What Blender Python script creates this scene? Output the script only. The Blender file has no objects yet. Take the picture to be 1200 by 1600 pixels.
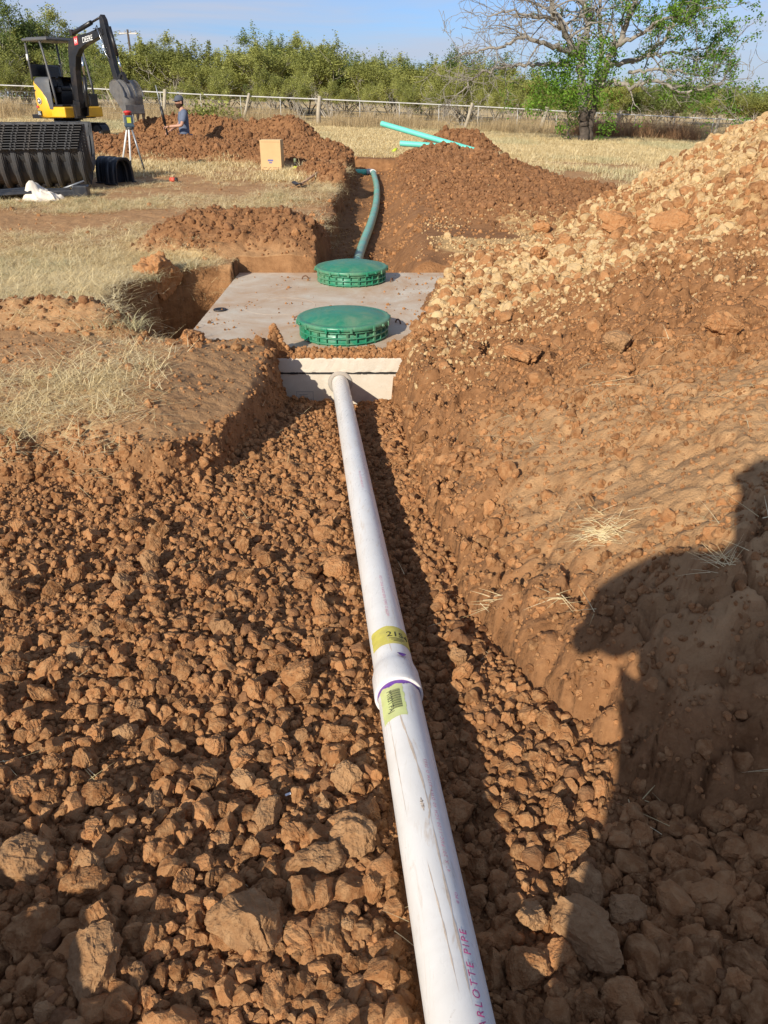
import bpy, bmesh, math, random
import numpy as np
from mathutils import Vector, Matrix, Quaternion
R = math.radians
rnd = random.Random(7)
rng = np.random.default_rng(11)
scene = bpy.context.scene
COL = bpy.context.collection

# ------------------------------------------------------------------ camera
CAMZ, PITCH, FOC = 1.58, R(28.4), 1202.0
cam_d = bpy.data.cameras.new('camera'); cam = bpy.data.objects.new('camera', cam_d)
COL.objects.link(cam); scene.camera = cam
cam.location = (0, 0, CAMZ); cam.rotation_euler = (math.pi/2-PITCH, 0, 0)
cam_d.sensor_fit = 'VERTICAL'; cam_d.sensor_height = 24; cam_d.lens = 24*FOC/1600
cam_d.clip_start = 0.03; cam_d.clip_end = 3000

def ray(px, py):
    u, v = (px-600)/FOC, (800-py)/FOC
    return Vector((u, math.cos(PITCH)+v*math.sin(PITCH), -math.sin(PITCH)+v*math.cos(PITCH)))
def at(px, py, y):
    d = ray(px, py); t = y/d.y
    return Vector((d.x*t, y, CAMZ+d.z*t))
def atz(px, py, z):
    d = ray(px, py); t = (z-CAMZ)/d.z
    return Vector((d.x*t, d.y*t, z))

# ------------------------------------------------------------------ light and sky
SUN_A, SUN_E = R(28.0), R(25.5)
TRAVEL = Vector((math.cos(SUN_E)*math.sin(SUN_A), math.cos(SUN_E)*math.cos(SUN_A), -math.sin(SUN_E)))
sd = bpy.data.lights.new('sun', 'SUN'); sun = bpy.data.objects.new('sun', sd); COL.objects.link(sun)
sd.energy = 4.6; sd.angle = R(0.53); sd.color = (1.0, 0.93, 0.80)
sun.rotation_euler = TRAVEL.to_track_quat('-Z', 'Y').to_euler(); sun.location = (-10, -20, 15)
w = bpy.data.worlds.new('World'); scene.world = w; w.use_nodes = True
nt = w.node_tree; nt.nodes.clear()
out = nt.nodes.new('ShaderNodeOutputWorld'); bg = nt.nodes.new('ShaderNodeBackground')
sky = nt.nodes.new('ShaderNodeTexSky'); sky.sky_type = 'NISHITA'; sky.sun_disc = False
sky.sun_elevation = SUN_E; sky.sun_rotation = math.pi + SUN_A
sky.air_density = 1.0; sky.dust_density = 0.3; sky.ozone_density = 2.5; sky.altitude = 100
tc = nt.nodes.new('ShaderNodeTexCoord')
mp = nt.nodes.new('ShaderNodeMapping'); mp.inputs['Scale'].default_value = (1.6, 1.6, 13.0)
nz = nt.nodes.new('ShaderNodeTexNoise'); nz.inputs['Scale'].default_value = 2.3; nz.inputs['Detail'].default_value = 7; nz.inputs['Roughness'].default_value = .55
nz.inputs['Distortion'].default_value = .5
cr = nt.nodes.new('ShaderNodeMapRange'); cr.inputs[1].default_value = .40; cr.inputs[2].default_value = .66
cr.inputs[3].default_value = .0; cr.inputs[4].default_value = .80
tint = nt.nodes.new('ShaderNodeMix'); tint.data_type = 'RGBA'; tint.blend_type = 'MULTIPLY'; tint.inputs[0].default_value = 1
tint.inputs[7].default_value = (.80, .88, 1.05, 1)
sz = nt.nodes.new('ShaderNodeSeparateXYZ'); el = nt.nodes.new('ShaderNodeMapRange'); el.inputs[1].default_value = .0; el.inputs[2].default_value = .28
hor = nt.nodes.new('ShaderNodeMix'); hor.data_type = 'RGBA'; hor.inputs[6].default_value = (.40, .55, .96, 1); hor.inputs[7].default_value = (.82, .86, .98, 1)
nt.links.new(tc.outputs['Generated'], sz.inputs[0]); nt.links.new(sz.outputs[2], el.inputs[0]); nt.links.new(el.outputs[0], hor.inputs[0]); nt.links.new(hor.outputs[2], tint.inputs[7])
cl = nt.nodes.new('ShaderNodeMix'); cl.data_type = 'RGBA'; cl.inputs[7].default_value = (4.3, 4.7, 5.7, 1)
L = nt.links.new
L(tc.outputs['Generated'], mp.inputs[0]); L(mp.outputs[0], nz.inputs['Vector']); L(nz.outputs[0], cr.inputs[0])
L(sky.outputs[0], tint.inputs[6]); L(tint.outputs[2], cl.inputs[6]); L(cr.outputs[0], cl.inputs[0])
L(cl.outputs[2], bg.inputs[0]); bg.inputs[1].default_value = 0.10
L(bg.outputs[0], out.inputs[0])
scene.view_settings.view_transform = 'Standard'; scene.view_settings.look = 'None'
scene.view_settings.exposure = 0.35; scene.view_settings.gamma = 1.0; scene.view_settings.use_curve_mapping = False
scene.render.engine = 'CYCLES'
scene.cycles.max_bounces = 5; scene.cycles.diffuse_bounces = 3; scene.cycles.glossy_bounces = 2
scene.cycles.transmission_bounces = 3; scene.cycles.transparent_max_bounces = 8

# ------------------------------------------------------------------ objects, tags
def tag(o, label=None, cat=None, group=None, kind=None):
    for k, v in (('label', label), ('category', cat), ('group', group), ('kind', kind)):
        if v: o[k] = v
    return o
def link(o, parent=None):
    COL.objects.link(o)
    if parent is not None: o.parent = parent
    return o
def empty(name, loc=(0, 0, 0), rz=0.0):
    o = bpy.data.objects.new(name, None); COL.objects.link(o)
    o.location = loc; o.rotation_euler = (0, 0, rz); o.empty_display_size = .2
    return o
def copy_tree(o, parent=None):
    c = o.copy(); COL.objects.link(c); c.parent = parent
    for ch in [x for x in KIDS.get(o.name, [])]: copy_tree_child(ch, c)
    return c
def copy_tree_child(o, parent):
    c = o.copy(); COL.objects.link(c); c.parent = parent
    for ch in KIDS.get(o.name, []): copy_tree_child(ch, c)
KIDS = {}
def np_mesh(name, V, F, smooth=False, mats=None, mi=None):
    """V (n,3); F (m,3) or (m,4) arrays"""
    V = np.asarray(V, dtype=np.float32); F = np.asarray(F, dtype=np.int32)
    me = bpy.data.meshes.new(name); k = F.shape[1]
    me.vertices.add(len(V)); me.vertices.foreach_set('co', V.ravel())
    me.loops.add(F.size); me.loops.foreach_set('vertex_index', F.ravel())
    me.polygons.add(len(F)); me.polygons.foreach_set('loop_start', np.arange(0, F.size, k, dtype=np.int32))
    me.polygons.foreach_set('loop_total', np.full(len(F), k, dtype=np.int32))
    me.polygons.foreach_set('use_smooth', np.full(len(F), smooth, dtype=bool))
    if mi is not None: me.polygons.foreach_set('material_index', np.asarray(mi, dtype=np.int32))
    for m in (mats or []): me.materials.append(m)
    me.update(calc_edges=True); return me
def add_obj(name, me, parent=None, mat=None):
    if mat is not None: me.materials.append(mat)
    o = bpy.data.objects.new(name, me); link(o, parent)
    if parent is not None: KIDS.setdefault(parent.name, []).append(o)
    return o

class MB:
    """collects shapes that become one mesh"""
    def __init__(s): s.v = []; s.f = []; s.sm = []
    def add(s, vs, fs, smooth=False):
        b = len(s.v); s.v += [tuple(v) for v in vs]
        for f in fs: s.f.append([i+b for i in f]); s.sm.append(smooth)
        return s
    def box(s, c, d, M=None, bev=0.0):
        hx, hy, hz = d[0]/2, d[1]/2, d[2]/2
        if bev > 0:
            bm = bmesh.new(); bmesh.ops.create_cube(bm, size=1)
            for v in bm.verts: v.co = Vector((v.co.x*d[0], v.co.y*d[1], v.co.z*d[2]))
            bmesh.ops.bevel(bm, geom=bm.edges[:], offset=bev, segments=2, affect='EDGES', profile=.5)
            vs = [v.co.copy() for v in bm.verts]; fs = [[v.index for v in f.verts] for f in bm.faces]; bm.free()
        else:
            vs = [Vector((x*hx, y*hy, z*hz)) for x in (-1, 1) for y in (-1, 1) for z in (-1, 1)]
            fs = [[0, 1, 3, 2], [4, 6, 7, 5], [0, 4, 5, 1], [2, 3, 7, 6], [0, 2, 6, 4], [1, 5, 7, 3]]
        c = Vector(c)
        vs = [(M @ v if M is not None else v) + c for v in vs]
        return s.add(vs, fs)
    def tube(s, pts, rad, n=8, cap=True, smooth=True):
        pts = [Vector(p) for p in pts]
        if not hasattr(rad, '__len__'): rad = [rad]*len(pts)
        vs = []; fs = []; up = None
        for i, p in enumerate(pts):
            t = (pts[min(i+1, len(pts)-1)]-pts[max(i-1, 0)]).normalized()
            if up is None:
                up = Vector((0, 0, 1)) if abs(t.z) < .9 else Vector((1, 0, 0))
            a = t.cross(up)
            if a.length < 1e-5: a = t.cross(Vector((1, .3, 0)))
            a.normalize(); b = a.cross(t).normalized(); up = b
            for k in range(n):
                q = 2*math.pi*k/n
                vs.append(p + (a*math.cos(q)+b*math.sin(q))*rad[i])
        for i in range(len(pts)-1):
            for k in range(n):
                k2 = (k+1) % n
                fs.append([i*n+k, i*n+k2, (i+1)*n+k2, (i+1)*n+k])
        s.add(vs, fs, smooth)
        if cap:
            b = len(s.v)-len(vs)
            s.f.append([b+k for k in range(n)]); s.sm.append(False)
            e = b+(len(pts)-1)*n
            s.f.append([e+k for k in reversed(range(n))]); s.sm.append(False)
        return s
    def cyl(s, a, b, r, n=16, r2=None): return s.tube([a, b], [r, r if r2 is None else r2], n)
    def lathe(s, prof, c=(0, 0, 0), n=48, smooth=True, M=None, sx=1, sy=1):
        vs = []; fs = []; c = Vector(c)
        for (r, z) in prof:
            for k in range(n):
                q = 2*math.pi*k/n; v = Vector((r*math.cos(q)*sx, r*math.sin(q)*sy, z))
                vs.append((M @ v if M is not None else v)+c)
        for i in range(len(prof)-1):
            for k in range(n):
                k2 = (k+1) % n; fs.append([i*n+k, i*n+k2, (i+1)*n+k2, (i+1)*n+k])
        s.add(vs, fs, smooth); return s
    def prism(s, poly, fr, th):
        """poly of (a,b) in plane given by fr=(origin,A,B,N), thickness th centred along N"""
        o, A, B, N = fr; n = len(poly)
        vs = [o+A*p[0]+B*p[1]-N*th/2 for p in poly]+[o+A*p[0]+B*p[1]+N*th/2 for p in poly]
        fs = [list(range(n))[::-1], list(range(n, 2*n))]
        for i in range(n):
            j = (i+1) % n; fs.append([i, j, n+j, n+i])
        return s.add(vs, fs)
    def build(s, name, mat, parent=None, bevel=0.0):
        me = bpy.data.meshes.new(name); me.from_pydata([tuple(v) for v in s.v], [], s.f)
        me.polygons.foreach_set('use_smooth', s.sm)
        me.materials.append(mat); me.update()
        bm = bmesh.new(); bm.from_mesh(me); bmesh.ops.recalc_face_normals(bm, faces=bm.faces[:]); bm.to_mesh(me); bm.free()
        o = bpy.data.objects.new(name, me); link(o, parent)
        if parent is not None: KIDS.setdefault(parent.name, []).append(o)
        if bevel > 0:
            m = o.modifiers.new('bevel', 'BEVEL'); m.width = bevel; m.segments = 2; m.limit_method = 'ANGLE'; m.angle_limit = R(40)
        return o

# ------------------------------------------------------------------ noise
def _tab(seed):
    return np.random.default_rng(seed).random((256, 256))
_T = {}
def vn(x, y, seed=0):
    if seed not in _T: _T[seed] = _tab(seed)
    t = _T[seed]; xi = np.floor(x).astype(np.int64); yi = np.floor(y).astype(np.int64)
    fx = x-xi; fy = y-yi; fx = fx*fx*fx*(fx*(fx*6-15)+10); fy = fy*fy*fy*(fy*(fy*6-15)+10)
    x0 = xi & 255; x1 = (xi+1) & 255; y0 = yi & 255; y1 = (yi+1) & 255
    return ((t[x0, y0]*(1-fx)+t[x1, y0]*fx)*(1-fy)+(t[x0, y1]*(1-fx)+t[x1, y1]*fx)*fy)*2-1
def fbm(x, y, oct=4, seed=0, g=.5):
    s = 0; a = 1; n = 0
    for i in range(oct):
        s = s+a*vn(x*2**i+17.3*i, y*2**i-9.1*i, seed+i); n += a; a *= g
    return s/n
def worley(x, y, seed=0):
    if (seed, 'w') not in _T: _T[(seed, 'w')] = (_tab(seed+901), _tab(seed+902), _tab(seed+903))
    ta, tb, tcx = _T[(seed, 'w')]
    xi = np.floor(x).astype(np.int64); yi = np.floor(y).astype(np.int64)
    f1 = np.full(x.shape, 9.0); f2 = np.full(x.shape, 9.0); idv = np.zeros(x.shape)
    for dx in (-1, 0, 1):
        for dy in (-1, 0, 1):
            cx = (xi+dx) & 255; cy = (yi+dy) & 255
            d = np.hypot(xi+dx+ta[cx, cy]-x, yi+dy+tb[cx, cy]-y)
            m = d < f1
            f2 = np.where(m, f1, np.minimum(f2, d)); idv = np.where(m, tcx[cx, cy], idv); f1 = np.where(m, d, f1)
    return f1, f2, idv
def sm(a, b, x):
    t = np.clip((x-a)/(b-a), 0, 1); return t*t*(3-2*t)
def itp(v, xs, ys): return np.interp(v, xs, ys)

# ------------------------------------------------------------------ materials
def new_mat(name):
    m = bpy.data.materials.new(name); m.use_nodes = True
    return m, m.node_tree, m.node_tree.nodes['Principled BSDF']
def N(nt, t, **kw):
    n = nt.nodes.new(t)
    for k, v in kw.items():
        if isinstance(k, str) and hasattr(n, k) and k not in ('inputs',): setattr(n, k, v)
    return n
def mixc(nt, fac, a, b, mode='MIX'):
    m = nt.nodes.new('ShaderNodeMix'); m.data_type = 'RGBA'; m.blend_type = mode
    for i, s in ((0, fac), (6, a), (7, b)):
        if isinstance(s, (int, float)): m.inputs[i].default_value = s
        elif isinstance(s, tuple): m.inputs[i].default_value = s if len(s) == 4 else s+(1,)
        else: nt.links.new(s, m.inputs[i])
    return m.outputs[2]
def rng_(nt, v, a, b, c=0.0, d=1.0):
    m = nt.nodes.new('ShaderNodeMapRange'); nt.links.new(v, m.inputs[0])
    for i, q in enumerate((a, b, c, d)): m.inputs[i+1].default_value = q
    return m.outputs[0]
def noise(nt, vec, scale, detail=4, rough=.6, dist=0.0):
    n = nt.nodes.new('ShaderNodeTexNoise'); n.inputs['Scale'].default_value = scale; n.inputs['Detail'].default_value = detail
    n.inputs['Roughness'].default_value = rough; n.inputs['Distortion'].default_value = dist
    if vec is not None: nt.links.new(vec, n.inputs['Vector'])
    return n.outputs[0]
def mth(nt, op, a, b=None):
    m = nt.nodes.new('ShaderNodeMath'); m.operation = op
    for i, s in ((0, a), (1, b)):
        if s is None: continue
        if isinstance(s, (int, float)): m.inputs[i].default_value = s
        else: nt.links.new(s, m.inputs[i])
    return m.outputs[0]
def attr(nt, name, typ='GEOMETRY'):
    a = nt.nodes.new('ShaderNodeAttribute'); a.attribute_name = name; a.attribute_type = typ; return a
def bump(nt, bs, h, strength=.5, dist=.01):
    b = nt.nodes.new('ShaderNodeBump'); b.inputs['Strength'].default_value = strength; b.inputs['Distance'].default_value = dist
    nt.links.new(h, b.inputs['Height']); nt.links.new(b.outputs[0], bs.inputs['Normal'])
def simple(name, col, rough=.6, var=.12, scale=8.0, metal=0.0, dirt=None, dirt_amt=.4, bumpd=0.0, spec=.5, dscale=3.0):
    m, nt, bs = new_mat(name)
    tc = nt.nodes.new('ShaderNodeTexCoord'); v = tc.outputs['Object']
    n = noise(nt, v, scale, 5, .6)
    c = mixc(nt, rng_(nt, n, .3, .7), tuple(x*(1-var) for x in col), tuple(min(1, x*(1+var)) for x in col))
    if dirt is not None:
        n2 = noise(nt, v, dscale, 7, .68, .4)
        c = mixc(nt, rng_(nt, n2, .48, .72, 0, dirt_amt), c, dirt)
    nt.links.new(c, bs.inputs['Base Color']); bs.inputs['Roughness'].default_value = rough; bs.inputs['Metallic'].default_value = metal
    bs.inputs['Specular IOR Level'].default_value = spec
    nt.links.new(rng_(nt, noise(nt, v, scale*2.2, 4), .3, .7, max(.05, rough-.1), min(1, rough+.12)), bs.inputs['Roughness'])
    if bumpd > 0: bump(nt, bs, noise(nt, v, scale*5, 5, .65), .6, bumpd)
    return m
DUST = (.40, .245, .135)
CLAY = (.42, .185, .072)
CALI = (.66, .46, .235)
def rot(x=0, y=0, z=0):
    return Matrix.Rotation(z, 3, 'Z') @ Matrix.Rotation(y, 3, 'Y') @ Matrix.Rotation(x, 3, 'X')
# ------------------------------------------------------------------ the lie of the land
TX0, TX1, TY0, TY1 = -1.48, .82, 5.13, 8.05           # concrete tank footprint, its top at z = 0
PA = Vector((.127, .71, .23)); PB = Vector((-.305, 5.13, -.175))    # white pipe axis
PD = (PB-PA).normalized()
def pipe_x(y): return PA.x+(PB.x-PA.x)*(y-PA.y)/(PB.y-PA.y)
def pipe_z(y): return PA.z+(PB.z-PA.z)*(y-PA.y)/(PB.y-PA.y)
def base(x, y):
    g = 12*(1-np.exp(-np.maximum(y-8, 0)/12))
    return .15+g*(.02-.003*np.clip(x, -20, 22))
def seg(x, y, a, b):
    ax, ay = a; bx, by = b; L2 = (bx-ax)**2+(by-ay)**2
    t = np.clip(((x-ax)*(bx-ax)+(y-ay)*(by-ay))/L2, 0, 1)
    return np.hypot(x-ax-t*(bx-ax), y-ay-t*(by-ay)), t
def heap(d, rad, h):                                   # rounded heap profile
    q = np.clip(1-d/rad, 0, 1); return h*(q*q*(3-2*q)*.35+q*.65)
def land(x, y):
    """returns z and masks: tan, straw, smooth, and heap ids"""
    x = np.asarray(x, float); y = np.asarray(y, float)
    wx = x+.07*fbm(x*2.1, y*2.1, 3, 40); wy = y+.10*fbm(x*1.7, y*1.7, 3, 44)
    B = base(x, y)+.025*fbm(x*.5, y*.5, 3, 3)*sm(3, 8, y)
    # ---- left field lifts a little near the bank
    B = B+.10*sm(-.2, -1.0, x)*sm(7.6, 5.5, y)
    B = B-.13*sm(-1.30, -.62, x+.06*fbm(x*3, y*3, 3, 12))*sm(2.7, 3.3, y)*sm(5.25, 5.0, y)-.06*sm(3.9, 3.1, y)*sm(2.5, 3.1, y)*(x < 0)
    # ---- rubble bed in the foreground
    zr = np.where(y < 5.2, .215-.092*y-.06*sm(4.3,5.0,y), -.25)+.05*np.clip(-(x)-.35, 0, 1.6)+.05*fbm(x*2, y*2, 3, 9)*sm(.12, .5, np.abs(x-pipe_x(y)))
    zr = zr+.02*sm(.3, .9, np.abs(x-pipe_x(y)))
    # channel next to the pipe on its right
    zr = zr-.035*np.exp(-((x-pipe_x(y)-.12)/.06)**2)
    # plateau behind y ~3.1 left of x ~-.62
    ye = itp(wx, [-3, -1.0, -.8, -.62], [3.0, 3.05, 3.35, 4.15])
    ye = ye+.10*fbm(x*3.3, y*0+1.7, 3, 21)
    pl = sm(0, .38, wy-ye)*sm(.03, .17, -.60-wx+.05*fbm(y*3, x*0, 2, 23))
    # right side is handled apart
    z = zr*(1-pl)+B*pl
    smooth = pl*1.0
    # behind the tank front the ground is natural again, with cuts
    zb = B.copy()
    inrow = (y > TY0+.022)
    # pit around the tank's left side
    xl = itp(y, [5.2, 5.5, 6.3, 7.3, 7.7], [-1.70, -2.0, -2.22, -2.12, -1.70])+.11*fbm(y*3.1, x*0, 4, 31)+.04*fbm(x*9, y*9, 3, 32)
    pit = sm(0, .05, x-xl)*sm(5.30, 5.42, wy)*sm(7.75, 7.45, y)
    pit = pit*(x < TX0+.12)
    zb = zb*(1-pit)+(-.62)*pit
    # tank footprint with the dirt lapping over it
    xr = itp(y, [5.1, 5.3, 6.2, 6.8, 7.6, 8.1], [.08, .11, .27, .37, .52, .64])+.05*fbm(x*5, y*5, 3, 33)
    yl = itp(x, [-1.5, -1.3, -.95, -.75, -.62, -.5], [5.72, 5.62, 5.5, 5.36, 5.2, 5.0])+.05*fbm(x*6, y*6, 3, 35)
    ins = (x > TX0) & (x < TX1+3) & (y > TY0+.02) & (y < TY1)
    dr = x-xr; dl = yl-y
    cov_r = np.where(dr > 0, .008+.26*dr, -.30+0*dr)
    cov_l = np.where(dl > 0, np.minimum(.01+.9*dl, np.maximum(B, .1)), -.3)
    cov_l = np.where(x < -.55, cov_l, -.3)
    strip = np.where((y < 5.30+.03*fbm(x*8, y*0, 2, 37)) & (x > -.75), .012+.02*fbm(x*14, y*14, 2, 38), -.3)
    cov = np.maximum(np.maximum(cov_r, cov_l), strip)
    # gravel fan right of the tank
    fan = np.minimum(.01+.27*np.maximum(dr, 0), .62)*(1-sm(7.9, 8.9, y))+B*sm(7.9, 8.9, y)
    zt = np.where(ins & (x <= TX1), np.where(dr > 0, fan, cov), zb)
    zt = np.where((x > TX1) & (y > TY0) & (y < 9), fan, zt)
    z = np.where(inrow, zt, z)
    capm = (x < -.5)*sm(-1.95, -1.6, x)*(y > 4.2)*(y < 5.95)
    z = np.where(capm > 0, z*(1-capm)+np.minimum(z, .25*(5.62-y)+.03*fbm(x*4, y*4, 3, 36))*capm, z)
    # ---- trench behind the tank
    tw_l = -.71+.09*fbm(y*2.2, x*0, 4, 51)+.035*fbm(x*8, y*8, 3, 53); tw_r = .02+.05*fbm(y*1.8, x*0+5, 3, 52)
    tb = itp(y, [8, 10, 17, 20], [-.30, -.20, .0, .06])
    tl = sm(-.02, .045, x-tw_l); tr = sm(.52, -.02, x-tw_r)**1.3
    tlen = sm(7.98, 8.06, y)*sm(19.5, 19.3, y)
    tm = tl*tr*tlen
    z = np.where(y > TY1, B*(1-tm)+tb*tm+(fan-B)*sm(.30, .95, x+.1*fbm(x*3, y*3, 2, 56))*(1-tm)*(y < 9)*(x < 6), z)
    # side branch of the trench to the left near its end, and the worker's trench
    tm2 = sm(18.75, 18.85, y)*sm(19.35, 19.25, y)*sm(-2.2, -2.0, x)*sm(-.5, -.6, x)
    z = z*(1-tm2)+.05*tm2
    tm3 = sm(19.45, 19.6, y)*sm(20.45, 20.3, y)*sm(-6.6, -6.2, x)*sm(-1.9, -2.4, x)
    z = z*(1-tm3)+(B-.62)*tm3
    # ---- near mound on the right (fresh red dirt)
    xf = itp(y, [-.5, 1.0, 1.34, 2.26, 3.73, 4.7, 5.0, 5.3], [1.6, 1.0, .56, .29, .15, .11, .09, .05])
    d1 = x-xf+.05*fbm(x*4, y*4, 3, 61); d2 = (y-1.20)*1.0+.06*fbm(x*5, y*5, 3, 62)+.25*sm(.5,1.1,x)*0
    d = np.minimum(d1, d2); d = np.maximum(d, 0)
    steep = 1+2.3*sm(3.9, 4.9, y)
    wall = sm(3.4, 4.9, y)
    nm = .85*(1-np.exp(-.92*d/.85))*(1-wall)+wall*np.interp(d, [0, .1, .5, .8, 1.4, 1.8, 2.4, 4], [0, .26, .32, .42, .70, .88, 1.0, 1.08])
    nm = nm*(1+.10*fbm(x*1.3, y*1.3, 3, 64))
    # ledge and overhang-like lumps in the photographer's shadow
    nm = nm+.07*sm(.55, .0, np.hypot(x-.80, (y-1.62)*1.2))*sm(0,.12,d)
    zfoot = np.where(y < 5.1, .225-.092*y, -.2)+.02
    zn = zfoot+nm
    nmask = (d > 0)*sm(5.55, 5.05, y-.10*np.clip(x-1, 0, 3))
    back = fan if True else 0
    znb = np.where(y > 5.05, z*(1-nmask)+np.maximum(zn,np.where(nmask>.98,-9,z))*nmask, np.where(d > 0, zn, z))
    z = np.where((x > xf-.02) & (y <= 9), np.where(d > 0, znb, z), z)
    # ---- caliche gravel heap
    rg = np.hypot(x-5.1, y-7.7)
    cone = 2.26-.575*rg+.10*fbm(x*.9, y*.9, 3, 70)
    gm = cone-z
    z = np.where(gm > 0, z+gm*sm(-.0, .25, gm)+0, z); gmask = (gm > 0.02)
    # ---- heaps of spoil
    def addheap(z, a, b, rad, h, seed, wob=.18):
        dd, t = seg(x, y, a, b); dd = dd+wob*fbm(x*.9, y*.9, 3, seed)
        hh = heap(dd, rad, h*(1+.16*fbm(x*1.2, y*1.2, 3, seed+3)))
        return z+hh, hh
    z, h_mid = addheap(z, (-1.85, 8.75), (-1.15, 8.75), .85, .30, 80, .22)
    _, h_r1 = addheap(z, (1.2, 17.6), (1.9, 14.4), 1.5, .40, 84)
    _, h_r2 = addheap(z, (1.7, 13.6), (2.75, 11.6), 1.3, .34, 88)
    _, h_r3 = addheap(z, (1.35, 14.2), (2.0, 10.9), 1.45, .26, 90)
    h_r1 = np.maximum(np.maximum(h_r1, h_r2), h_r3); z = z+h_r1; h_r2 = h_r2*0
    z, h_bk = addheap(z, (1.5, 21.0), (2.2, 21.0), .9, .50, 92, .1)
    z, h_far = addheap(z, (-7.6, 18.55), (-1.2, 18.0), 1.05, .40, 95, .14)
    z, h_fb = addheap(z, (-6.0, 21.6), (-2.2, 21.4), .95, .66, 99, .12)
    z, h_rim = addheap(z, (-2.6, 5.28), (-1.75, 5.12), .28, .09, 103, .04)
    z, h_lb = addheap(z, (-1.12, .02), (-1.7, .42), .78, .36, 107, .10)
    z, h_tc = addheap(z, (-.75, 14.6), (-1.3, 15.6), .45, .22, 111, .08)
    # keep the heaps out of the trench and pit
    z = np.where((tm > .5) & (y > 8.1), np.minimum(z, B*(1-tm)+tb*tm+.0), z)
    return z, dict(B=B, pl=pl, d=d, nmask=np.where(y > 5.05, nmask*(d>0), (d > 0)*1.0), gm=gmask*1.0, gh=gm, dr=dr, pit=pit, tm=tm,
                   mid=h_mid, r1=h_r1+h_r2, bk=h_bk, far=h_far, fb=h_fb, rim=h_rim, lb=h_lb, tc=h_tc, tm3=tm3, ins=ins)

def masks(x, y, z, K):
    """kinds of surface: crumb (rubbly), smooth (packed), tan (caliche), straw (mown grass)"""
    heaps = np.clip((K['mid']+K['r1']+K['bk']+K['far']+K['fb']+K['rim']+K['lb']+K['tc'])/.12, 0, 1)
    near_bed = (y < 5.1)*(1-K['pl'])*(K['d'] <= 0)
    nb = K['nmask']
    # packed slope of the near mound, rubbly towards its far end
    packed = nb*sm(.10, .46, K['d']+.18*fbm(x*4, y*4, 3, 122))*sm(3.9, 2.9, y+.25*fbm(x*2, y*2, 3, 120)+.35*np.clip(x-.9,0,3))
    grav = np.clip(np.maximum(K['gm']*sm(0, .1, K['gh']), sm(.0, .15, K['dr'])*(y > 5.15)*sm(9.1, 8.1, y+.7*fbm(x*1.4, y*1.4, 3, 133))*(x < 6)), 0, 1)*(1-nb)
    shelf = sm(7.3, 8.1, y+.5*fbm(x*2, y*2, 3, 134))*sm(10.9, 9.4, y)*sm(.3, .8, x)*sm(2.6, 1.8, x)*sm(-.2, .3, fbm(x*1.7, y*1.7, 4, 130)+.08)
    tan = np.clip(grav*sm(-.45, .25, fbm(x*1.3, y*1.3, 4, 131)+.22)+shelf*.8, 0, 1)
    fieldm = (1-heaps)*(1-nb)*(1-grav)*(1-K['tm'])*(1-K['pit'])*(1-K['tm3'])
    left = sm(-.60, -.78, x)*sm(2.9, 3.4, y)*K['pl']
    left = np.where(y > 5.1, sm(-.72, -.95, x+.12*fbm(x*2, y*2, 3, 182)), left)
    rt = (y > 9.6)*sm(1.9, 2.6, x-.25*(14-y)*(y < 14))+(y > 20)
    fld = np.clip(left+rt+(x<-1.9)*(y>3.5), 0, 1)*fieldm
    # how much straw lies on it: patchy, bare dirt lanes at y 8.5-12 on the left
    p = fbm(x*.8+3, y*.8, 4, 140)
    straw = np.clip(.50+.9*p, 0, 1)
    lane = np.exp(-((y-10.6)/.9)**2)*(x < -1.0)*.62+np.exp(-((y-13.6)/.7)**2)*(x < -1)*.50
    bare = sm(5.3, 4.5, y-.25*(x+1.5))*(.55-.33*sm(-.9, -1.5, x))+sm(-1.45, -.8, x)*sm(6.5, 5.0, y)*.75
    thick = sm(4.9, 5.3, y)*sm(8.6, 7.6, y)*sm(-1.3, -2.0, x)*.45+(y > 20)*.4
    straw = np.clip(straw+thick-lane-bare-.45*sm(-1.9, -1.0, x)*(y > 5)*(y < 20), 0, 1)*fld
    straw = straw*(1-sm(-1.9, -1.5, x)*sm(4.5, 4.8, y)*sm(6.0, 5.6, y))
    return heaps, near_bed, packed, grav, tan, fld, straw

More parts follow.
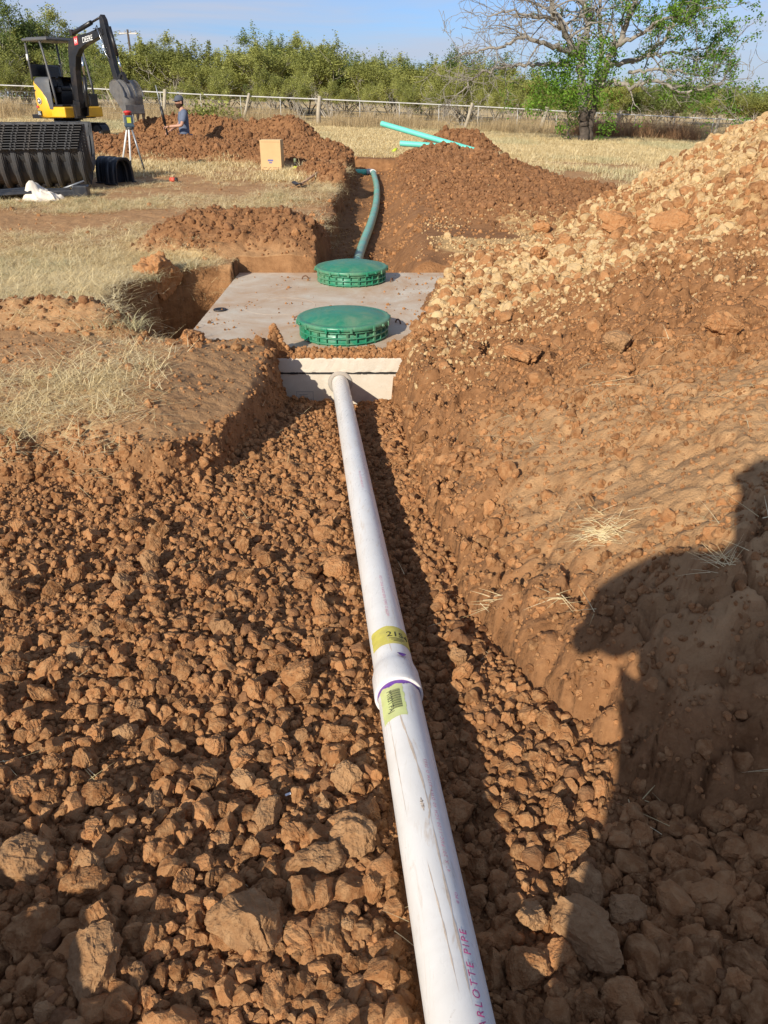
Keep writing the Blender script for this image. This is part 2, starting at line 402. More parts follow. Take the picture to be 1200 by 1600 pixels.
def detail(x, y, heaps, nbed, packed, grav, fld, K):
    """height of crumbs and lumps"""
    h = np.zeros_like(x)
    far = sm(6, 14, y)
    f1, f2, i1 = worley(x/.11+.4*fbm(x*9, y*9, 2, 150), y/.11, 1)
    lump = np.sqrt(np.clip(1-(f1/.75)**2, 0, 1))*(.4+i1)
    f1b, _, i2 = worley(x/.05, y/.05, 2)
    lump2 = np.sqrt(np.clip(1-(f1b/.75)**2, 0, 1))*(.4+i2)
    f1c, f2c, i3 = worley(x/.30+.5*fbm(x*3, y*3, 2, 153), y/.30+.5*fbm(x*3, y*3, 2, 155), 3)
    crack = sm(0, .16, f2c-f1c)
    h += heaps*(.045*lump+.018*lump2)
    h += nbed*(.012*lump+.012*lump2)
    h += grav*(.028*lump+.014*lump2)
    rub = K['nmask']*(1-packed)
    f1e, f2e, i5 = worley(x/.15+.6*fbm(x*5, y*5, 2, 191), y/.15+.6*fbm(x*5, y*5, 2, 193), 7)
    h += rub*(.022*lump+.010*lump2+.045*(sm(0, .25, f2c-f1c)-1)+.045*i3+.030*(sm(0, .22, f2e-f1e)-1)+.035*i5+.02*fbm(x*8, y*8, 4, 195))
    h += packed*(.020*(crack-1)*sm(-.1, .4, fbm(x*1.1, y*1.1, 2, 157))+.012*i3+.012*fbm(x*7, y*7, 4, 158)+.010*lump2*sm(-.1,.3,fbm(x*3,y*3,2,159)))
    f1d, f2d, i4 = worley(x/.19+.5*fbm(x*4, y*4, 2, 171), y/.19+.5*fbm(x*4, y*4, 2, 173), 5)
    lm = packed*sm(1.0, .35, np.hypot((x-.95)/.55, (y-1.62)/.55))
    h += lm*(.045*(sm(0, .22, f2d-f1d)-1)+.05*i4+.03*fbm(x*9, y*9, 4, 175))
    h += packed*(.006*fbm(x*19, y*19, 4, 183)+.010*lump2*sm(-.3, .2, fbm(x*5, y*5, 2, 189))+.010*(sm(0, .2, f2e-f1e)-1)*sm(-.2, .3, fbm(x*2.1, y*2.1, 2, 187))+.012*lump*sm(-.2, .3, fbm(x*1.9, y*1.9, 2, 185))+.026*fbm(x*2.3, y*2.3, 3, 177)+.016*(sm(0, .12, f2d-f1d)-1)*sm(.0, .35, fbm(x*1.6, y*1.6, 2, 179)))
    bank = np.clip(1-np.abs(K['pl']-.5)*2, 0, 1)*(y < 5.3)
    h += bank*(.10*fbm(x*7, y*7, 5, 160)+.05*lump+.04*i3)
    h += fld*(.012*fbm(x*4, y*4, 4, 161)+.006*fbm(x*25, y*25, 2, 163))
    h += K['tm']*(.02*fbm(x*9, y*9, 3, 165)+.010*lump2)
    side = np.clip(1-np.abs(K['tm']-.5)*2, 0, 1)
    h += side*(.08*fbm(x*7, y*7, 4, 167)+.03*lump)*sm(.3, -.4, x)
    return h
def surf(x, y):
    x = np.asarray(x, float); y = np.asarray(y, float)
    z, K = land(x, y); m = masks(x, y, z, K)
    h = detail(x, y, m[0], m[1], m[2], m[3], m[5], K)
    # never bury the tank's bare top or the pipes
    open_top = K['ins'] & (z < -.01) & (x <= TX1)
    z2 = np.where(open_top, z, z+h)
    return z2, K, m
def gz(x, y):
    return float(surf(np.array([x]), np.array([y]))[0][0])

# ---- rows and columns of the one ground sheet
ys = [-3.0]
while ys[-1] < 75:
    y = ys[-1]
    ys.append(y+(.06 if y < .1 else .0135 if y < 5.6 else .0026*y))
ys = np.array(ys)
ys = np.concatenate([[-60, -30, -15, -8, -5, -4, -3.4], ys, np.geomspace(77, 1600, 40)])
nd = 640
t = np.linspace(-1, 1, nd); ext = np.array([1.03, 1.08, 1.16, 1.3, 1.6, 2.2, 3.5, 6, 12, 30])
tt = np.concatenate([-ext[::-1], t, ext])
W = .56*(np.maximum(ys, 0)+2.9); W = np.minimum(W, 60)
X = tt[None, :]*W[:, None]; Y = np.repeat(ys[:, None], len(tt), 1)
Z, K, M_ = surf(X, Y)
heaps, nbed, packed, grav, tanm, fld, straw = M_
nr, nc = X.shape
V = np.stack([X, Y, Z], -1).reshape(-1, 3)
idx = np.arange(nr*nc).reshape(nr, nc)
F = np.stack([idx[:-1, :-1], idx[:-1, 1:], idx[1:, 1:], idx[1:, :-1]], -1).reshape(-1, 4)
# which heap a face belongs to
def fm(a):
    return ((a[:-1, :-1]+a[1:, 1:]+a[:-1, 1:]+a[1:, :-1])/4).reshape(-1)
part = np.zeros(len(F), int)
part[fm(K['far']) > .03] = 1
part[fm(K['fb']) > .03] = 2
part[fm(K['r1']) > .03] = 3
part[fm(K['bk']) > .03] = 4
part[fm(K['mid']) > .03] = 5
cen_y = fm(Y); cen_x = fm(X)
part[(fm(K['nmask']) > .5) & (cen_x > 0) & (cen_y < 7) & (fm(K['d']) > .04)] = 6
part[(fm(grav) > .5) & (part == 0) & (cen_x > .0)] = 7
# ------------------------------------------------------------------ earth materials
def earth(name):
    m, nt, bs = new_mat(name)
    g = nt.nodes.new('ShaderNodeNewGeometry'); P = g.outputs['Position']
    kind = attr(nt, 'kind'); sep = nt.nodes.new('ShaderNodeSeparateColor'); nt.links.new(kind.outputs['Color'], sep.inputs[0])
    tan_, straw_, pack_ = sep.outputs[0], sep.outputs[1], sep.outputs[2]
    n1 = noise(nt, P, 1.3, 5, .6); n2 = noise(nt, P, 9, 6, .65); n3 = noise(nt, P, 60, 5, .7); n4 = noise(nt, P, 260, 3, .6)
    clay = mixc(nt, rng_(nt, n2, .3, .7), (.185, .086, .036), (.34, .168, .074))
    dusty = mixc(nt, rng_(nt, n2, .3, .7), (.39, .220, .102), (.57, .345, .170))
    c = mixc(nt, rng_(nt, pack_, 0.0, 1.0, .0, .85), clay, dusty)
    c = mixc(nt, rng_(nt, n3, .52, .72, 0, .30), c, (.46, .26, .12))
    tanc = mixc(nt, rng_(nt, n3, .3, .7), (.40, .245, .105), (.57, .385, .185))
    thr = mth(nt, 'ADD', tan_, mth(nt, 'MULTIPLY', mth(nt, 'SUBTRACT', n2, .5), 1.2))
    c = mixc(nt, rng_(nt, thr, .35, .65), c, tanc)
    # straw litter drawn as the ground's own cover between the modelled blades
    mpn = nt.nodes.new('ShaderNodeMapping'); mpn.inputs['Scale'].default_value = (1, .45, 1); mpn.inputs['Rotation'].default_value = (0, 0, .5); nt.links.new(P, mpn.inputs[0])
    n5 = noise(nt, mpn.outputs[0], 70, 4, .7, 1.5)
    strawc = mixc(nt, rng_(nt, n5, .3, .7), (.46, .32, .145), (.74, .58, .32))
    green = noise(nt, P, .55, 4, .6)
    strawc = mixc(nt, rng_(nt, green, .52, .75, 0, .35), strawc, (.38, .36, .16))
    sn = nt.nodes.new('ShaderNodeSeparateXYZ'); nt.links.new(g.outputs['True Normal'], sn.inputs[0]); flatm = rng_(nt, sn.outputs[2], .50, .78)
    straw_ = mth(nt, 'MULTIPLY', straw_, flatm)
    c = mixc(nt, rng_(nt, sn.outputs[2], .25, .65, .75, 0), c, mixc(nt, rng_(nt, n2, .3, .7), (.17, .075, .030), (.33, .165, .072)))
    sfac = mth(nt, 'ADD', straw_, mth(nt, 'MULTIPLY', mth(nt, 'SUBTRACT', mth(nt, 'ADD', mth(nt, 'MULTIPLY', n3, .6), mth(nt, 'MULTIPLY', n2, .4)), .5), 1.6))
    c = mixc(nt, rng_(nt, sfac, .35, .62, 0, .9), c, strawc)
    nt.links.new(c, bs.inputs['Base Color']); bs.inputs['Roughness'].default_value = .95; bs.inputs['Specular IOR Level'].default_value = .15
    vo = nt.nodes.new('ShaderNodeTexVoronoi'); vo.inputs['Scale'].default_value = 55; nt.links.new(P, vo.inputs['Vector'])
    hh = mth(nt, 'ADD', mth(nt, 'MULTIPLY', n3, .8), mth(nt, 'MULTIPLY', vo.outputs['Distance'], -.7))
    hh = mth(nt, 'ADD', hh, mth(nt, 'MULTIPLY', n4, .35))
    n6 = noise(nt, P, 24, 7, .68)
    hp = mth(nt, 'ADD', mth(nt, 'MULTIPLY', n6, 2.4), mth(nt, 'MULTIPLY', n3, .9))
    mxh = nt.nodes.new('ShaderNodeMix'); nt.links.new(pack_, mxh.inputs[0]); nt.links.new(hh, mxh.inputs[2]); nt.links.new(hp, mxh.inputs[3]); hh = mxh.outputs[0]
    bump(nt, bs, hh, .7, .010)
    return m
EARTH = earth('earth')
def clodmat(name, a, b, c3, sc=1.0):
    m, nt, bs = new_mat(name)
    oi = nt.nodes.new('ShaderNodeObjectInfo'); tcn = nt.nodes.new('ShaderNodeTexCoord')
    g = nt.nodes.new('ShaderNodeNewGeometry')
    n2 = noise(nt, g.outputs['Position'], 40*sc, 5, .65); n3 = noise(nt, g.outputs['Position'], 190*sc, 4, .65)
    c = mixc(nt, oi.outputs['Random'], a, b)
    c = mixc(nt, rng_(nt, n2, .42, .68, 0, .7), c, c3)
    nt.links.new(c, bs.inputs['Base Color']); bs.inputs['Roughness'].default_value = .95; bs.inputs['Specular IOR Level'].default_value = .12
    bump(nt, bs, mth(nt, 'ADD', n3, mth(nt, 'MULTIPLY', n2, .8)), .8, .006)
    return m
CLOD = clodmat('clod', (.18, .078, .030), (.44, .205, .084), (.48, .275, .130))
CLODGREY = clodmat('clod_grey', (.28, .145, .066), (.40, .225, .108), (.44, .265, .135))
CALICHE = clodmat('caliche_clod', (.36, .215, .092), (.62, .435, .22), (.62, .45, .26))

# ---- ground sheet and heaps
names = {0: ('ground', None, None, 'structure'),
         1: ('dirt_mound', 'long red dirt berm behind the cardboard box and tripod, in front of the man', 'dirt mound', None),
         2: ('dirt_mound', 'dark dirt ridge behind the man standing in the trench', 'dirt mound', None),
         3: ('dirt_mound', 'red dirt mound right of the narrow trench, under the lower end of the green pipes', 'dirt mound', None),
         4: ('dirt_mound', 'small dirt heap behind the two loose green pipes', 'dirt mound', None),
         5: ('dirt_mound', 'crumbly dirt mound at the back left corner of the concrete tank', 'dirt mound', None),
         6: ('dirt_mound', 'big red dirt bank on the right of the white pipe, half in the shadow', 'dirt mound', None),
         7: ('gravel_pile', 'tan caliche gravel pile sloping down to the right side of the tank', 'gravel pile', None)}
kindcol = np.stack([tanm, straw, np.clip(np.maximum(packed, np.maximum(fld*.75, (K['pl']*(Y < 5.6))*.8)), 0, 1), np.ones_like(tanm)], -1).reshape(-1, 4).astype(np.float32)
for pid, (nm, lab, cat, kd) in names.items():
    fs = F[part == pid]
    if len(fs) == 0: continue
    u, inv = np.unique(fs, return_inverse=True)
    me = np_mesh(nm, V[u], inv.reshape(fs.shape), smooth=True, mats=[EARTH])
    ca = me.attributes.new('kind', 'FLOAT_COLOR', 'POINT'); ca.data.foreach_set('color', kindcol[u].ravel())
    o = add_obj(nm, me); tag(o, lab, cat, 'mounds of excavated dirt' if nm == 'dirt_mound' else None, kd)

# ------------------------------------------------------------------ clod shapes
def ico(sub):
    bm = bmesh.new(); bmesh.ops.create_icosphere(bm, subdivisions=sub, radius=1)
    v = np.array([p.co[:] for p in bm.verts]); f = np.array([[q.index for q in p.verts] for p in bm.faces]); bm.free()
    return v, f
def n3d(v, s, seed):
    return (vn(v[:, 0]*s+5, v[:, 1]*s+9, seed)+vn(v[:, 1]*s+3, v[:, 2]*s+7, seed+1)+vn(v[:, 2]*s+11, v[:, 0]*s+2, seed+2))/3
def clod_mesh(name, seed, sub=2, cuts=9, rough=.12, mat=None, flat=.8):
    r = np.random.default_rng(seed); v, f = ico(sub); d = v.copy()
    sc = np.array([1, r.uniform(.7, 1), r.uniform(.6, .9)*flat/.8]); v = v*sc
    for i in range(cuts):
        n = r.normal(size=3); n /= np.linalg.norm(n); k = r.uniform(.55, .85)*np.linalg.norm(n*sc)
        q = v@n-k; v = v-np.clip(q, 0, None)[:, None]*n[None, :]*.95
    v = v*(1+rough*n3d(d, 1.7, seed)[:, None]+rough*.5*n3d(d, 4.5, seed+5)[:, None])
    if sub >= 5:
        v = v*(1+.07*n3d(d, 6, seed+31)[:, None]-.05*np.abs(n3d(d, 11, seed+34))[:, None]+.022*n3d(d, 25, seed+37)[:, None])
    if sub >= 4:
        v = v*(1+rough*.28*n3d(d, 11, seed+9)[:, None]+rough*.12*n3d(d, 23, seed+12)[:, None])
    me = np_mesh(name, v, f, smooth=(sub >= 6), mats=[mat or CLOD]); return me
def hidden_obj(name, me): return bpy.data.objects.new(name, me)
def variants(prefix, n, **kw):
    return [hidden_obj(prefix, clod_mesh(prefix, 100*n+i*13, **kw)) for i in range(n)]
SMALLV = variants('clod_shape', 10, sub=3, cuts=7, rough=.26)
DARKC = clodmat('damp_clod', (.14, .062, .027), (.28, .132, .060), (.33, .178, .086))
DARKV = variants('damp_shape', 6, sub=2, cuts=6, rough=.24, mat=DARKC)
CALV = variants('caliche_shape', 6, sub=3, cuts=8, rough=.22, mat=CALICHE)
FARV = variants('crumb_shape', 5, sub=1, cuts=5, rough=.2)

def scatter(name, P, S, srcs, kind='stuff', rots=None, tilt=None):
    """one object: a cloud of points, on each of which one of the source shapes is set"""
    n = len(P); me = bpy.data.meshes.new(name); me.vertices.add(n)
    me.vertices.foreach_set('co', np.asarray(P, np.float32).ravel())
    a = me.attributes.new('scl', 'FLOAT_VECTOR', 'POINT'); S = np.asarray(S)
    if S.ndim == 1: S = np.repeat(S[:, None], 3, 1)
    a.data.foreach_set('vector', S.astype(np.float32).ravel())
    if rots is None: rots = rng.uniform(0, 6.283, (n, 3))
    a = me.attributes.new('rot', 'FLOAT_VECTOR', 'POINT'); a.data.foreach_set('vector', rots.astype(np.float32).ravel())
    a = me.attributes.new('vid', 'INT', 'POINT'); a.data.foreach_set('value', rng.integers(0, len(srcs), n).astype(np.int32))
    o = bpy.data.objects.new(name, me); link(o)
    ng = bpy.data.node_groups.new(name, 'GeometryNodeTree')
    ng.interface.new_socket('Geometry', in_out='INPUT', socket_type='NodeSocketGeometry')
    ng.interface.new_socket('Geometry', in_out='OUTPUT', socket_type='NodeSocketGeometry')
    gi = ng.nodes.new('NodeGroupInput'); go = ng.nodes.new('NodeGroupOutput')
    jn = ng.nodes.new('GeometryNodeJoinGeometry'); iop = ng.nodes.new('GeometryNodeInstanceOnPoints')
    for s in reversed(srcs):
        oi = ng.nodes.new('GeometryNodeObjectInfo'); oi.inputs['Object'].default_value = s; oi.inputs['As Instance'].default_value = False
        g2 = ng.nodes.new('GeometryNodeGeometryToInstance')
        ng.links.new(oi.outputs['Geometry'], g2.inputs[0]); ng.links.new(g2.outputs[0], jn.inputs[0])
    def na(nm, t):
        k = ng.nodes.new('GeometryNodeInputNamedAttribute'); k.data_type = t; k.inputs['Name'].default_value = nm; return k.outputs[0]
    ng.links.new(gi.outputs[0], iop.inputs['Points']); ng.links.new(jn.outputs[0], iop.inputs['Instance'])
    iop.inputs['Pick Instance'].default_value = True
    ng.links.new(na('vid', 'INT'), iop.inputs['Instance Index'])
    e2r = ng.nodes.new('FunctionNodeEulerToRotation'); ng.links.new(na('rot', 'FLOAT_VECTOR'), e2r.inputs[0])
    ng.links.new(e2r.outputs[0], iop.inputs['Rotation']); ng.links.new(na('scl', 'FLOAT_VECTOR'), iop.inputs['Scale'])
    ng.links.new(iop.outputs[0], go.inputs[0])
    md = o.modifiers.new('scatter', 'NODES'); md.node_group = ng
    o['kind'] = kind
    return o
def in_view(x, y, margin=.25):
    return (np.abs(x) < .51*(.88*np.maximum(y, 0)+.75)+margin)
def sample(n, x0, x1, y0, y1, fn, view=True):
    """n random points where fn(x,y,K,m) accepts with that probability"""
    x = rng.uniform(x0, x1, n); y = rng.uniform(y0, y1, n)
    if view:
        k = in_view(x, y); x, y = x[k], y[k]
    z, Kk, mm = surf(x, y)
    p = fn(x, y, z, Kk, mm); k = rng.random(len(x)) < p
    return x[k], y[k], z[k]
TANK_CLEAR = lambda x, y: ~((x > TX0) & (x < TX1) & (y > TY0) & (y < TY1))
def bedf(x, y, z, Kk, mm):
    onpipe = np.abs(x-pipe_x(y)) < .052
    return mm[1]*(~onpipe)
# foreground rubble
x, y, z = sample(120000, -2.1, 1.4, .35, 5.1, bedf)
s = np.exp(rng.normal(math.log(.0066), .62, len(x))); s = np.clip(s, .002, .032)*(1+.35*sm(2.2, .6, y))
s = s*np.clip(1.0+.75*fbm(x*1.15, y*1.15, 3, 245), .62, 1.5); apx = np.abs(x-pipe_x(y)); s = np.where(apx < .057+s*.9, np.clip((apx-.057)*.8, .004, 1), s)
o = scatter('rubble', np.stack([x, y, z+s*.25], -1), s*np.ones(len(x)), SMALLV)
x, y, z = sample(13000, -2.1, 1.4, .45, 4.9, lambda x, y, z, Kk, mm: bedf(x, y, z, Kk, mm)*sm(-.35, .2, fbm(x*1.5, y*1.5, 3, 246))*(np.abs(x-pipe_x(y)) > .075))
s = np.clip(np.exp(rng.normal(math.log(.0150), .33, len(x))), .009, .028)
scatter('rubble', np.stack([x, y, z+s*.4], -1), s, SMALLV+DARKV[:3])
# fine grit over the packed slope and the bank
def gritf(x, y, z, Kk, mm):
    f = fbm(x*2.2, y*2.2, 3, 200)
    return np.clip(Kk['nmask']*(.30+.6*sm(.1, .5, f)+.5*(1-mm[2]))+Kk['pl']*.12+np.clip(1-np.abs(Kk['pl']-.5)*2, 0, 1)*.8, 0, 1)*(y < 5.3)
x, y, z = sample(80000, -2.6, 3.2, 1.1, 5.3, gritf)
s = np.clip(np.exp(rng.normal(math.log(.0058), .55, len(x))), .002, .03)
scatter('rubble', np.stack([x, y, z+s*.1], -1), s, SMALLV)
# lumps over the far part of the near mound
x, y, z = sample(16000, .1, 4.2, 2.2, 6.2, lambda x, y, z, Kk, mm: Kk['nmask']*(1-mm[2])*sm(-.2, .3, fbm(x*1.8, y*1.8, 3, 212))+mm[3]*.15*(y < 6))
s = np.clip(np.exp(rng.normal(math.log(.012), .62, len(x))), .005, .07)
scatter('rubble', np.stack([x, y, z+s*.05], -1), s, SMALLV)
# caliche gravel
x, y, z = sample(150000, .1, 7.5, 4.9, 12.5, lambda x, y, z, Kk, mm: mm[3]*(.15+.85*mm[4])*(.35+.65*sm(-.25,.1,fbm(x*1.7,y*1.7,3,211))))
s = np.clip(np.exp(rng.normal(math.log(.0100), .66, len(x))), .004, .075)
scatter('gravel', np.stack([x, y, z+s*.2], -1), s, CALV)
x, y, z = sample(24000, .1, 7.0, 4.9, 11.5, lambda x, y, z, Kk, mm: mm[3]*np.clip(.28+1.0*sm(.1, .5, fbm(x*.9, y*.9, 3, 210)), 0, 1))
s = np.clip(np.exp(rng.normal(math.log(.024), .5, len(x))), .01, .09)
scatter('rubble', np.stack([x, y, z+s*.2], -1), s, SMALLV)
x, y, z = sample(9000, .15, 3.4, 3.9, 5.5, lambda x, y, z, Kk, mm: Kk['nmask']*sm(3.9, 5.2, y+.5*fbm(x*2, y*2, 3, 213))*.8)
s = np.clip(np.exp(rng.normal(math.log(.0085), .5, len(x))), .004, .03)
scatter('gravel', np.stack([x, y, z+s*.2], -1), s, CALV)
# tan crumbs on the shelf and freckles on the right mound
x, y, z = sample(16000, .2, 4.0, 8.0, 14, lambda x, y, z, Kk, mm: np.clip(mm[4]*(y < 11)*.8+.05*(Kk['r1'] > .1)*sm(.2, .5, fbm(x*1.1, y*1.1, 3, 215))*4, 0, 1))
s = np.clip(np.exp(rng.normal(math.log(.010), .4, len(x))), .005, .03)
scatter('gravel', np.stack([x, y, z+s*.2], -1), s, CALV)
# crumbs on the spoil heaps
def heapf(x, y, z, Kk, mm):
    return np.clip(mm[0], 0, 1)*(Kk['tm'] < .3)*(y > 4)
x, y, z = sample(150000, -9.5, 6, 4.8, 22.5, heapf)
s = np.clip(np.exp(rng.normal(math.log(.0145), .50, len(x))), .007, .075)*(1+.45*sm(8, 18, y))
scatter('rubble', np.stack([x, y, z+s*.15], -1), s, DARKV)
# scattered crumbs on the field beside the cuts, on the trench floor and on the tank's edge
def crumbs(x, y, z, Kk, mm):
    e = np.exp(-np.abs(x+.85)/.35)*(y > 8)+.8*(x > -.05)*sm(2.9, 1.9, x)*(y > 8.1)*(y < 19)+.9*(x > -1.75)*(y > 4.6)*(y < 5.8)*(x < -.6)+np.exp(-np.abs(y-5.2)/.25)*(x < -.6)+.35*Kk['tm']+.05
    return np.clip(e*.5*(.3+1.2*sm(0, .4, fbm(x*1.9, y*1.9, 3, 230)+.1)), 0, 1)*TANK_CLEAR(x, y)*(mm[3] < .3)
x, y, z = sample(44000, -6, 2.5, 3.2, 19.5, crumbs)
s = np.clip(np.exp(rng.normal(math.log(.014), .5, len(x))), .006, .05)
scatter('rubble', np.stack([x, y, z+s*.15], -1), s, SMALLV)
# loose dirt along the front edge of the tank top and a little over its slab
n = 2600; x = rng.uniform(-.78, .3, n); y = 5.145+np.abs(rng.normal(0, .075, n)); k = np.hypot(x+.30, y-5.73) > .36; x, y = x[k], y[k]
s = np.clip(np.exp(rng.normal(math.log(.010), .45, len(x))), .004, .026)
z = np.maximum(surf(x, y)[0], 0)+s*.4
P1 = np.stack([x, y, z], -1); S1 = s
n = 900; x = rng.uniform(-1.45, .6, n); y = rng.uniform(5.3, 8.0, n)
k = (np.hypot(x+.30, y-5.73) > .37) & (np.hypot(x+.31, y-7.66) > .37) & (rng.random(n) < .12+.9*sm(.1, .5, fbm(x*2.3, y*2.3, 3, 240))+.5*sm(-.2, .5, x)); x, y = x[k], y[k]
s = np.clip(np.exp(rng.normal(math.log(.006), .55, len(x))), .002, .028)
zz = np.maximum(surf(x, y)[0], 0)+s*.4
scatter('loose_dirt', np.concatenate([P1, np.stack([x, y, zz], -1)]), np.concatenate([S1, s]), SMALLV)

# ------------------------------------------------------------------ individual clods
BIG = [clod_mesh('dirt_clod', 900+i*7, sub=5, cuts=9, rough=.26) for i in range(9)]
LUMP = [clod_mesh('dirt_clod', 2900+i*7, sub=6, cuts=8, rough=.32) for i in range(5)]
BIGG = [clod_mesh('dirt_clod', 1900+i*7, sub=5, cuts=9, rough=.26, mat=CLODGREY) for i in range(4)]
def clod(px, py, r, label, mesh, rot3=(0, 0, 0), zz=None, sc=(1, 1, 1), group=None, sink=.35):
    # find the ground along the ray
    if py > 1000: r *= 1.42
    d = ray(px, py); tt_ = np.linspace(.8, 14, 4000); gx = d.x*tt_; gy = d.y*tt_; rz = CAMZ+d.z*tt_
    hz = surf(gx, gy)[0]; k = np.argmax(rz < hz); p = Vector((gx[k], gy[k], hz[k]))
    o = bpy.data.objects.new('dirt_clod', mesh); link(o)
    o.location = p+Vector((0, 0, r*sink)); o.scale = (r*sc[0], r*sc[1], r*sc[2]); o.rotation_euler = rot3
    tag(o, label, 'dirt clod', group); return o
clod(497, 1365, .040, 'pale rounded half of the split clod left of the white pipe', BIGG[0], (.2, .1, .4), sc=(1, .9, 1))
clod(545, 1325, .047, 'taller brown half of the split clod close to the white pipe', BIGG[1], (.3, .2, 1.2), sc=(.8, 1, 1.2))
clod(385, 1460, .052, 'pale flat-topped clod lowest centre left of the pipe', BIGG[2], (.1, .2, 2.2))
clod(155, 1525, .050, 'rough buff clod with pits near the bottom left corner', BIGG[3], (.9, .5, .5), sc=(.7, 1, 1.1))
clod(36, 1368, .047, 'big dark clod at the left edge of the picture', BIGG[1], (.2, 0, 2.9))
clod(145, 1385, .036, 'blocky brown clod right of the dark one at the left edge', BIG[0], (.1, .1, 1))
clod(505, 1480, .038, 'cracked long clod below the split clod', BIG[1], (.1, .4, .2), sc=(.8, 1.2, 1))
clod(60, 1465, .040, 'orange sunlit clod at the lower left edge', BIG[2], (.2, .1, .3))
clod(918, 1478, .054, 'large pale clod on the edge of the shadow right of the pipe', BIGG[0], (.4, .2, 2.2))
clod(822, 1522, .036, 'clod half lit beside the lower right of the white pipe', BIG[3], (.1, .1, 1.4))
clod(918, 1395, .034, 'grey clod in the shadow above the large pale one', BIGG[3], (1.2, .3, 1))
clod(980, 1430, .030, 'round grey clod in shadow at lower right', BIGG[2], (.2, .3, 3))
clod(716, 1275, .034, 'dark clod in the shade pressed against the pipe', BIG[4], (1.3, .2, .4))
clod(507, 840, .055, 'flat orange clod left of the pipe midway up', BIG[5], (.1, 0, .4))
clod(525, 895, .058, 'broken clod touching the left of the pipe', BIG[6], (.3, .2, 2))
clod(522, 1155, .036, 'round clod level with the barcode sticker', BIG[7], (.3, 1, 2))
clod(470, 1068, .042, 'wide clod left of the pipe coupling', BIG[8], (.1, .2, 2.4))
clod(325, 1215, .034, 'orange clod in the middle of the left rubble', BIG[0], (.8, .2, 2.4))
clod(30, 1050, .040, 'clod at the left edge above the shade', BIG[3], (.5, .2, 2.4))
clod(960, 362, .19, 'large brown boulder of dirt in the tan gravel', LUMP[0], (.1, .1, .5))
clod(1045, 362, .16, 'dark boulder at the top edge of the red bank', LUMP[1], (.2, .1, 2.5), sc=(1.1, .8, .9))
clod(845, 362, .10, 'brown clod halfway down the tan gravel slope', LUMP[2], (.1, .3, 1.5))
clod(840, 408, .13, 'grey brown clod in the gravel above the red bank', LUMP[3], (.1, .3, 1.5), sc=(1.3, .8, .7))
clod(1130, 520, .10, 'dark clod on the red bank by the right edge', LUMP[4], (.1, .3, .5))
clod(965, 543, .08, 'smooth clod on the shoulder of the red bank', BIGG[1], (.1, .3, .5), sc=(1.1, 1, .8))
clod(815, 563, .10, 'flat clod halfway up the red bank', LUMP[2], (.1, .1, .9), sc=(1.2, 1, .7))
clod(248, 440, .25, 'upright block of torn sod at the edge of the pit left of the tank', LUMP[2], (.25, -.45, .3), sc=(.8, .8, 1.35), sink=.1)
clod(300, 535, .11, 'brown block on the rim in front of the pit', LUMP[0], (.2, .2, 1.6), sc=(1.2, .9, .8))
# the larger of the many loose clods, each its own object
glab = {'l': ('loose red-brown clod among the rubble left of the white pipe', 'loose clods left of the pipe'),
        'r': ('loose clod in the rubble right of the white pipe', 'loose clods right of the pipe')}
x, y, z = sample(9000, -1.6, 1.25, .5, 4.6, bedf)
s = np.clip(np.exp(rng.normal(math.log(.026), .30, len(x))), .018, .048)*(1+.1*sm(2.5, .8, y))
order = np.argsort(-(s/(.6+y))); order = order[:1500]; rng.shuffle(order)
placed = []; cnt = {'l': 0, 'r': 0}
for i in order:
    if abs(x[i]-pipe_x(y[i])) < .065+s[i]: continue
    side = 'l' if x[i] < pipe_x(y[i]) else 'r'
    if cnt[side] >= (205 if side == 'l' else 62): continue
    if any((x[i]-a)**2+(y[i]-b)**2 < (s[i]+c)**2*.8 for a, b, c in placed): continue
    placed.append((x[i], y[i], s[i])); cnt[side] += 1
    o = bpy.data.objects.new('dirt_clod', (BIGG[rnd.randrange(4)] if rnd.random() < .18 else BIG[rnd.randrange(9)])); link(o)
    o.location = (x[i], y[i], z[i]+s[i]*.35); o.scale = (s[i]*rnd.uniform(.85, 1.25), s[i]*rnd.uniform(.8, 1.1), s[i]*rnd.uniform(.75, 1.1))
    o.rotation_euler = (rnd.uniform(0, 6.3), rnd.uniform(0, 6.3), rnd.uniform(0, 6.3))
    tag(o, glab[side][0], 'dirt clod', glab[side][1])
# ------------------------------------------------------------------ concrete tank
def concrete(name):
    m, nt, bs = new_mat(name)
    g = nt.nodes.new('ShaderNodeNewGeometry'); P = g.outputs['Position']
    n1 = noise(nt, P, 2.2, 6, .65); n2 = noise(nt, P, 14, 6, .7); n3 = noise(nt, P, 90, 4, .7)
    c = mixc(nt, rng_(nt, n1, .3, .7), (.52, .45, .36), (.66, .585, .475))
    c = mixc(nt, rng_(nt, n2, .5, .75, 0, .4), c, (.74, .70, .63))
    sepp = nt.nodes.new('ShaderNodeSeparateXYZ'); nt.links.new(g.outputs['Normal'], sepp.inputs[0])
    up = rng_(nt, sepp.outputs[2], .5, .9)
    soil = mth(nt, 'MULTIPLY', rng_(nt, noise(nt, P, 1.7, 7, .72, .6), .36, .64, 0, .80), up)
    c = mixc(nt, soil, c, (.46, .275, .15))
    c = mixc(nt, mth(nt, 'MULTIPLY', rng_(nt, n3, .64, .72, 0, .45), 1.0), c, (.30, .27, .23))
    nt.links.new(c, bs.inputs['Base Color']); bs.inputs['Roughness'].default_value = .9; bs.inputs['Specular IOR Level'].default_value = .25
    bump(nt, bs, mth(nt, 'ADD', n3, mth(nt, 'MULTIPLY', n2, .7)), .5, .003)
    return m
CONC = concrete('concrete')
DARKSEAL = simple('mastic', (.02, .018, .016), .8)
tank = empty('septic_tank', ((TX0+TX1)/2, (TY0+TY1)/2, -1.3))
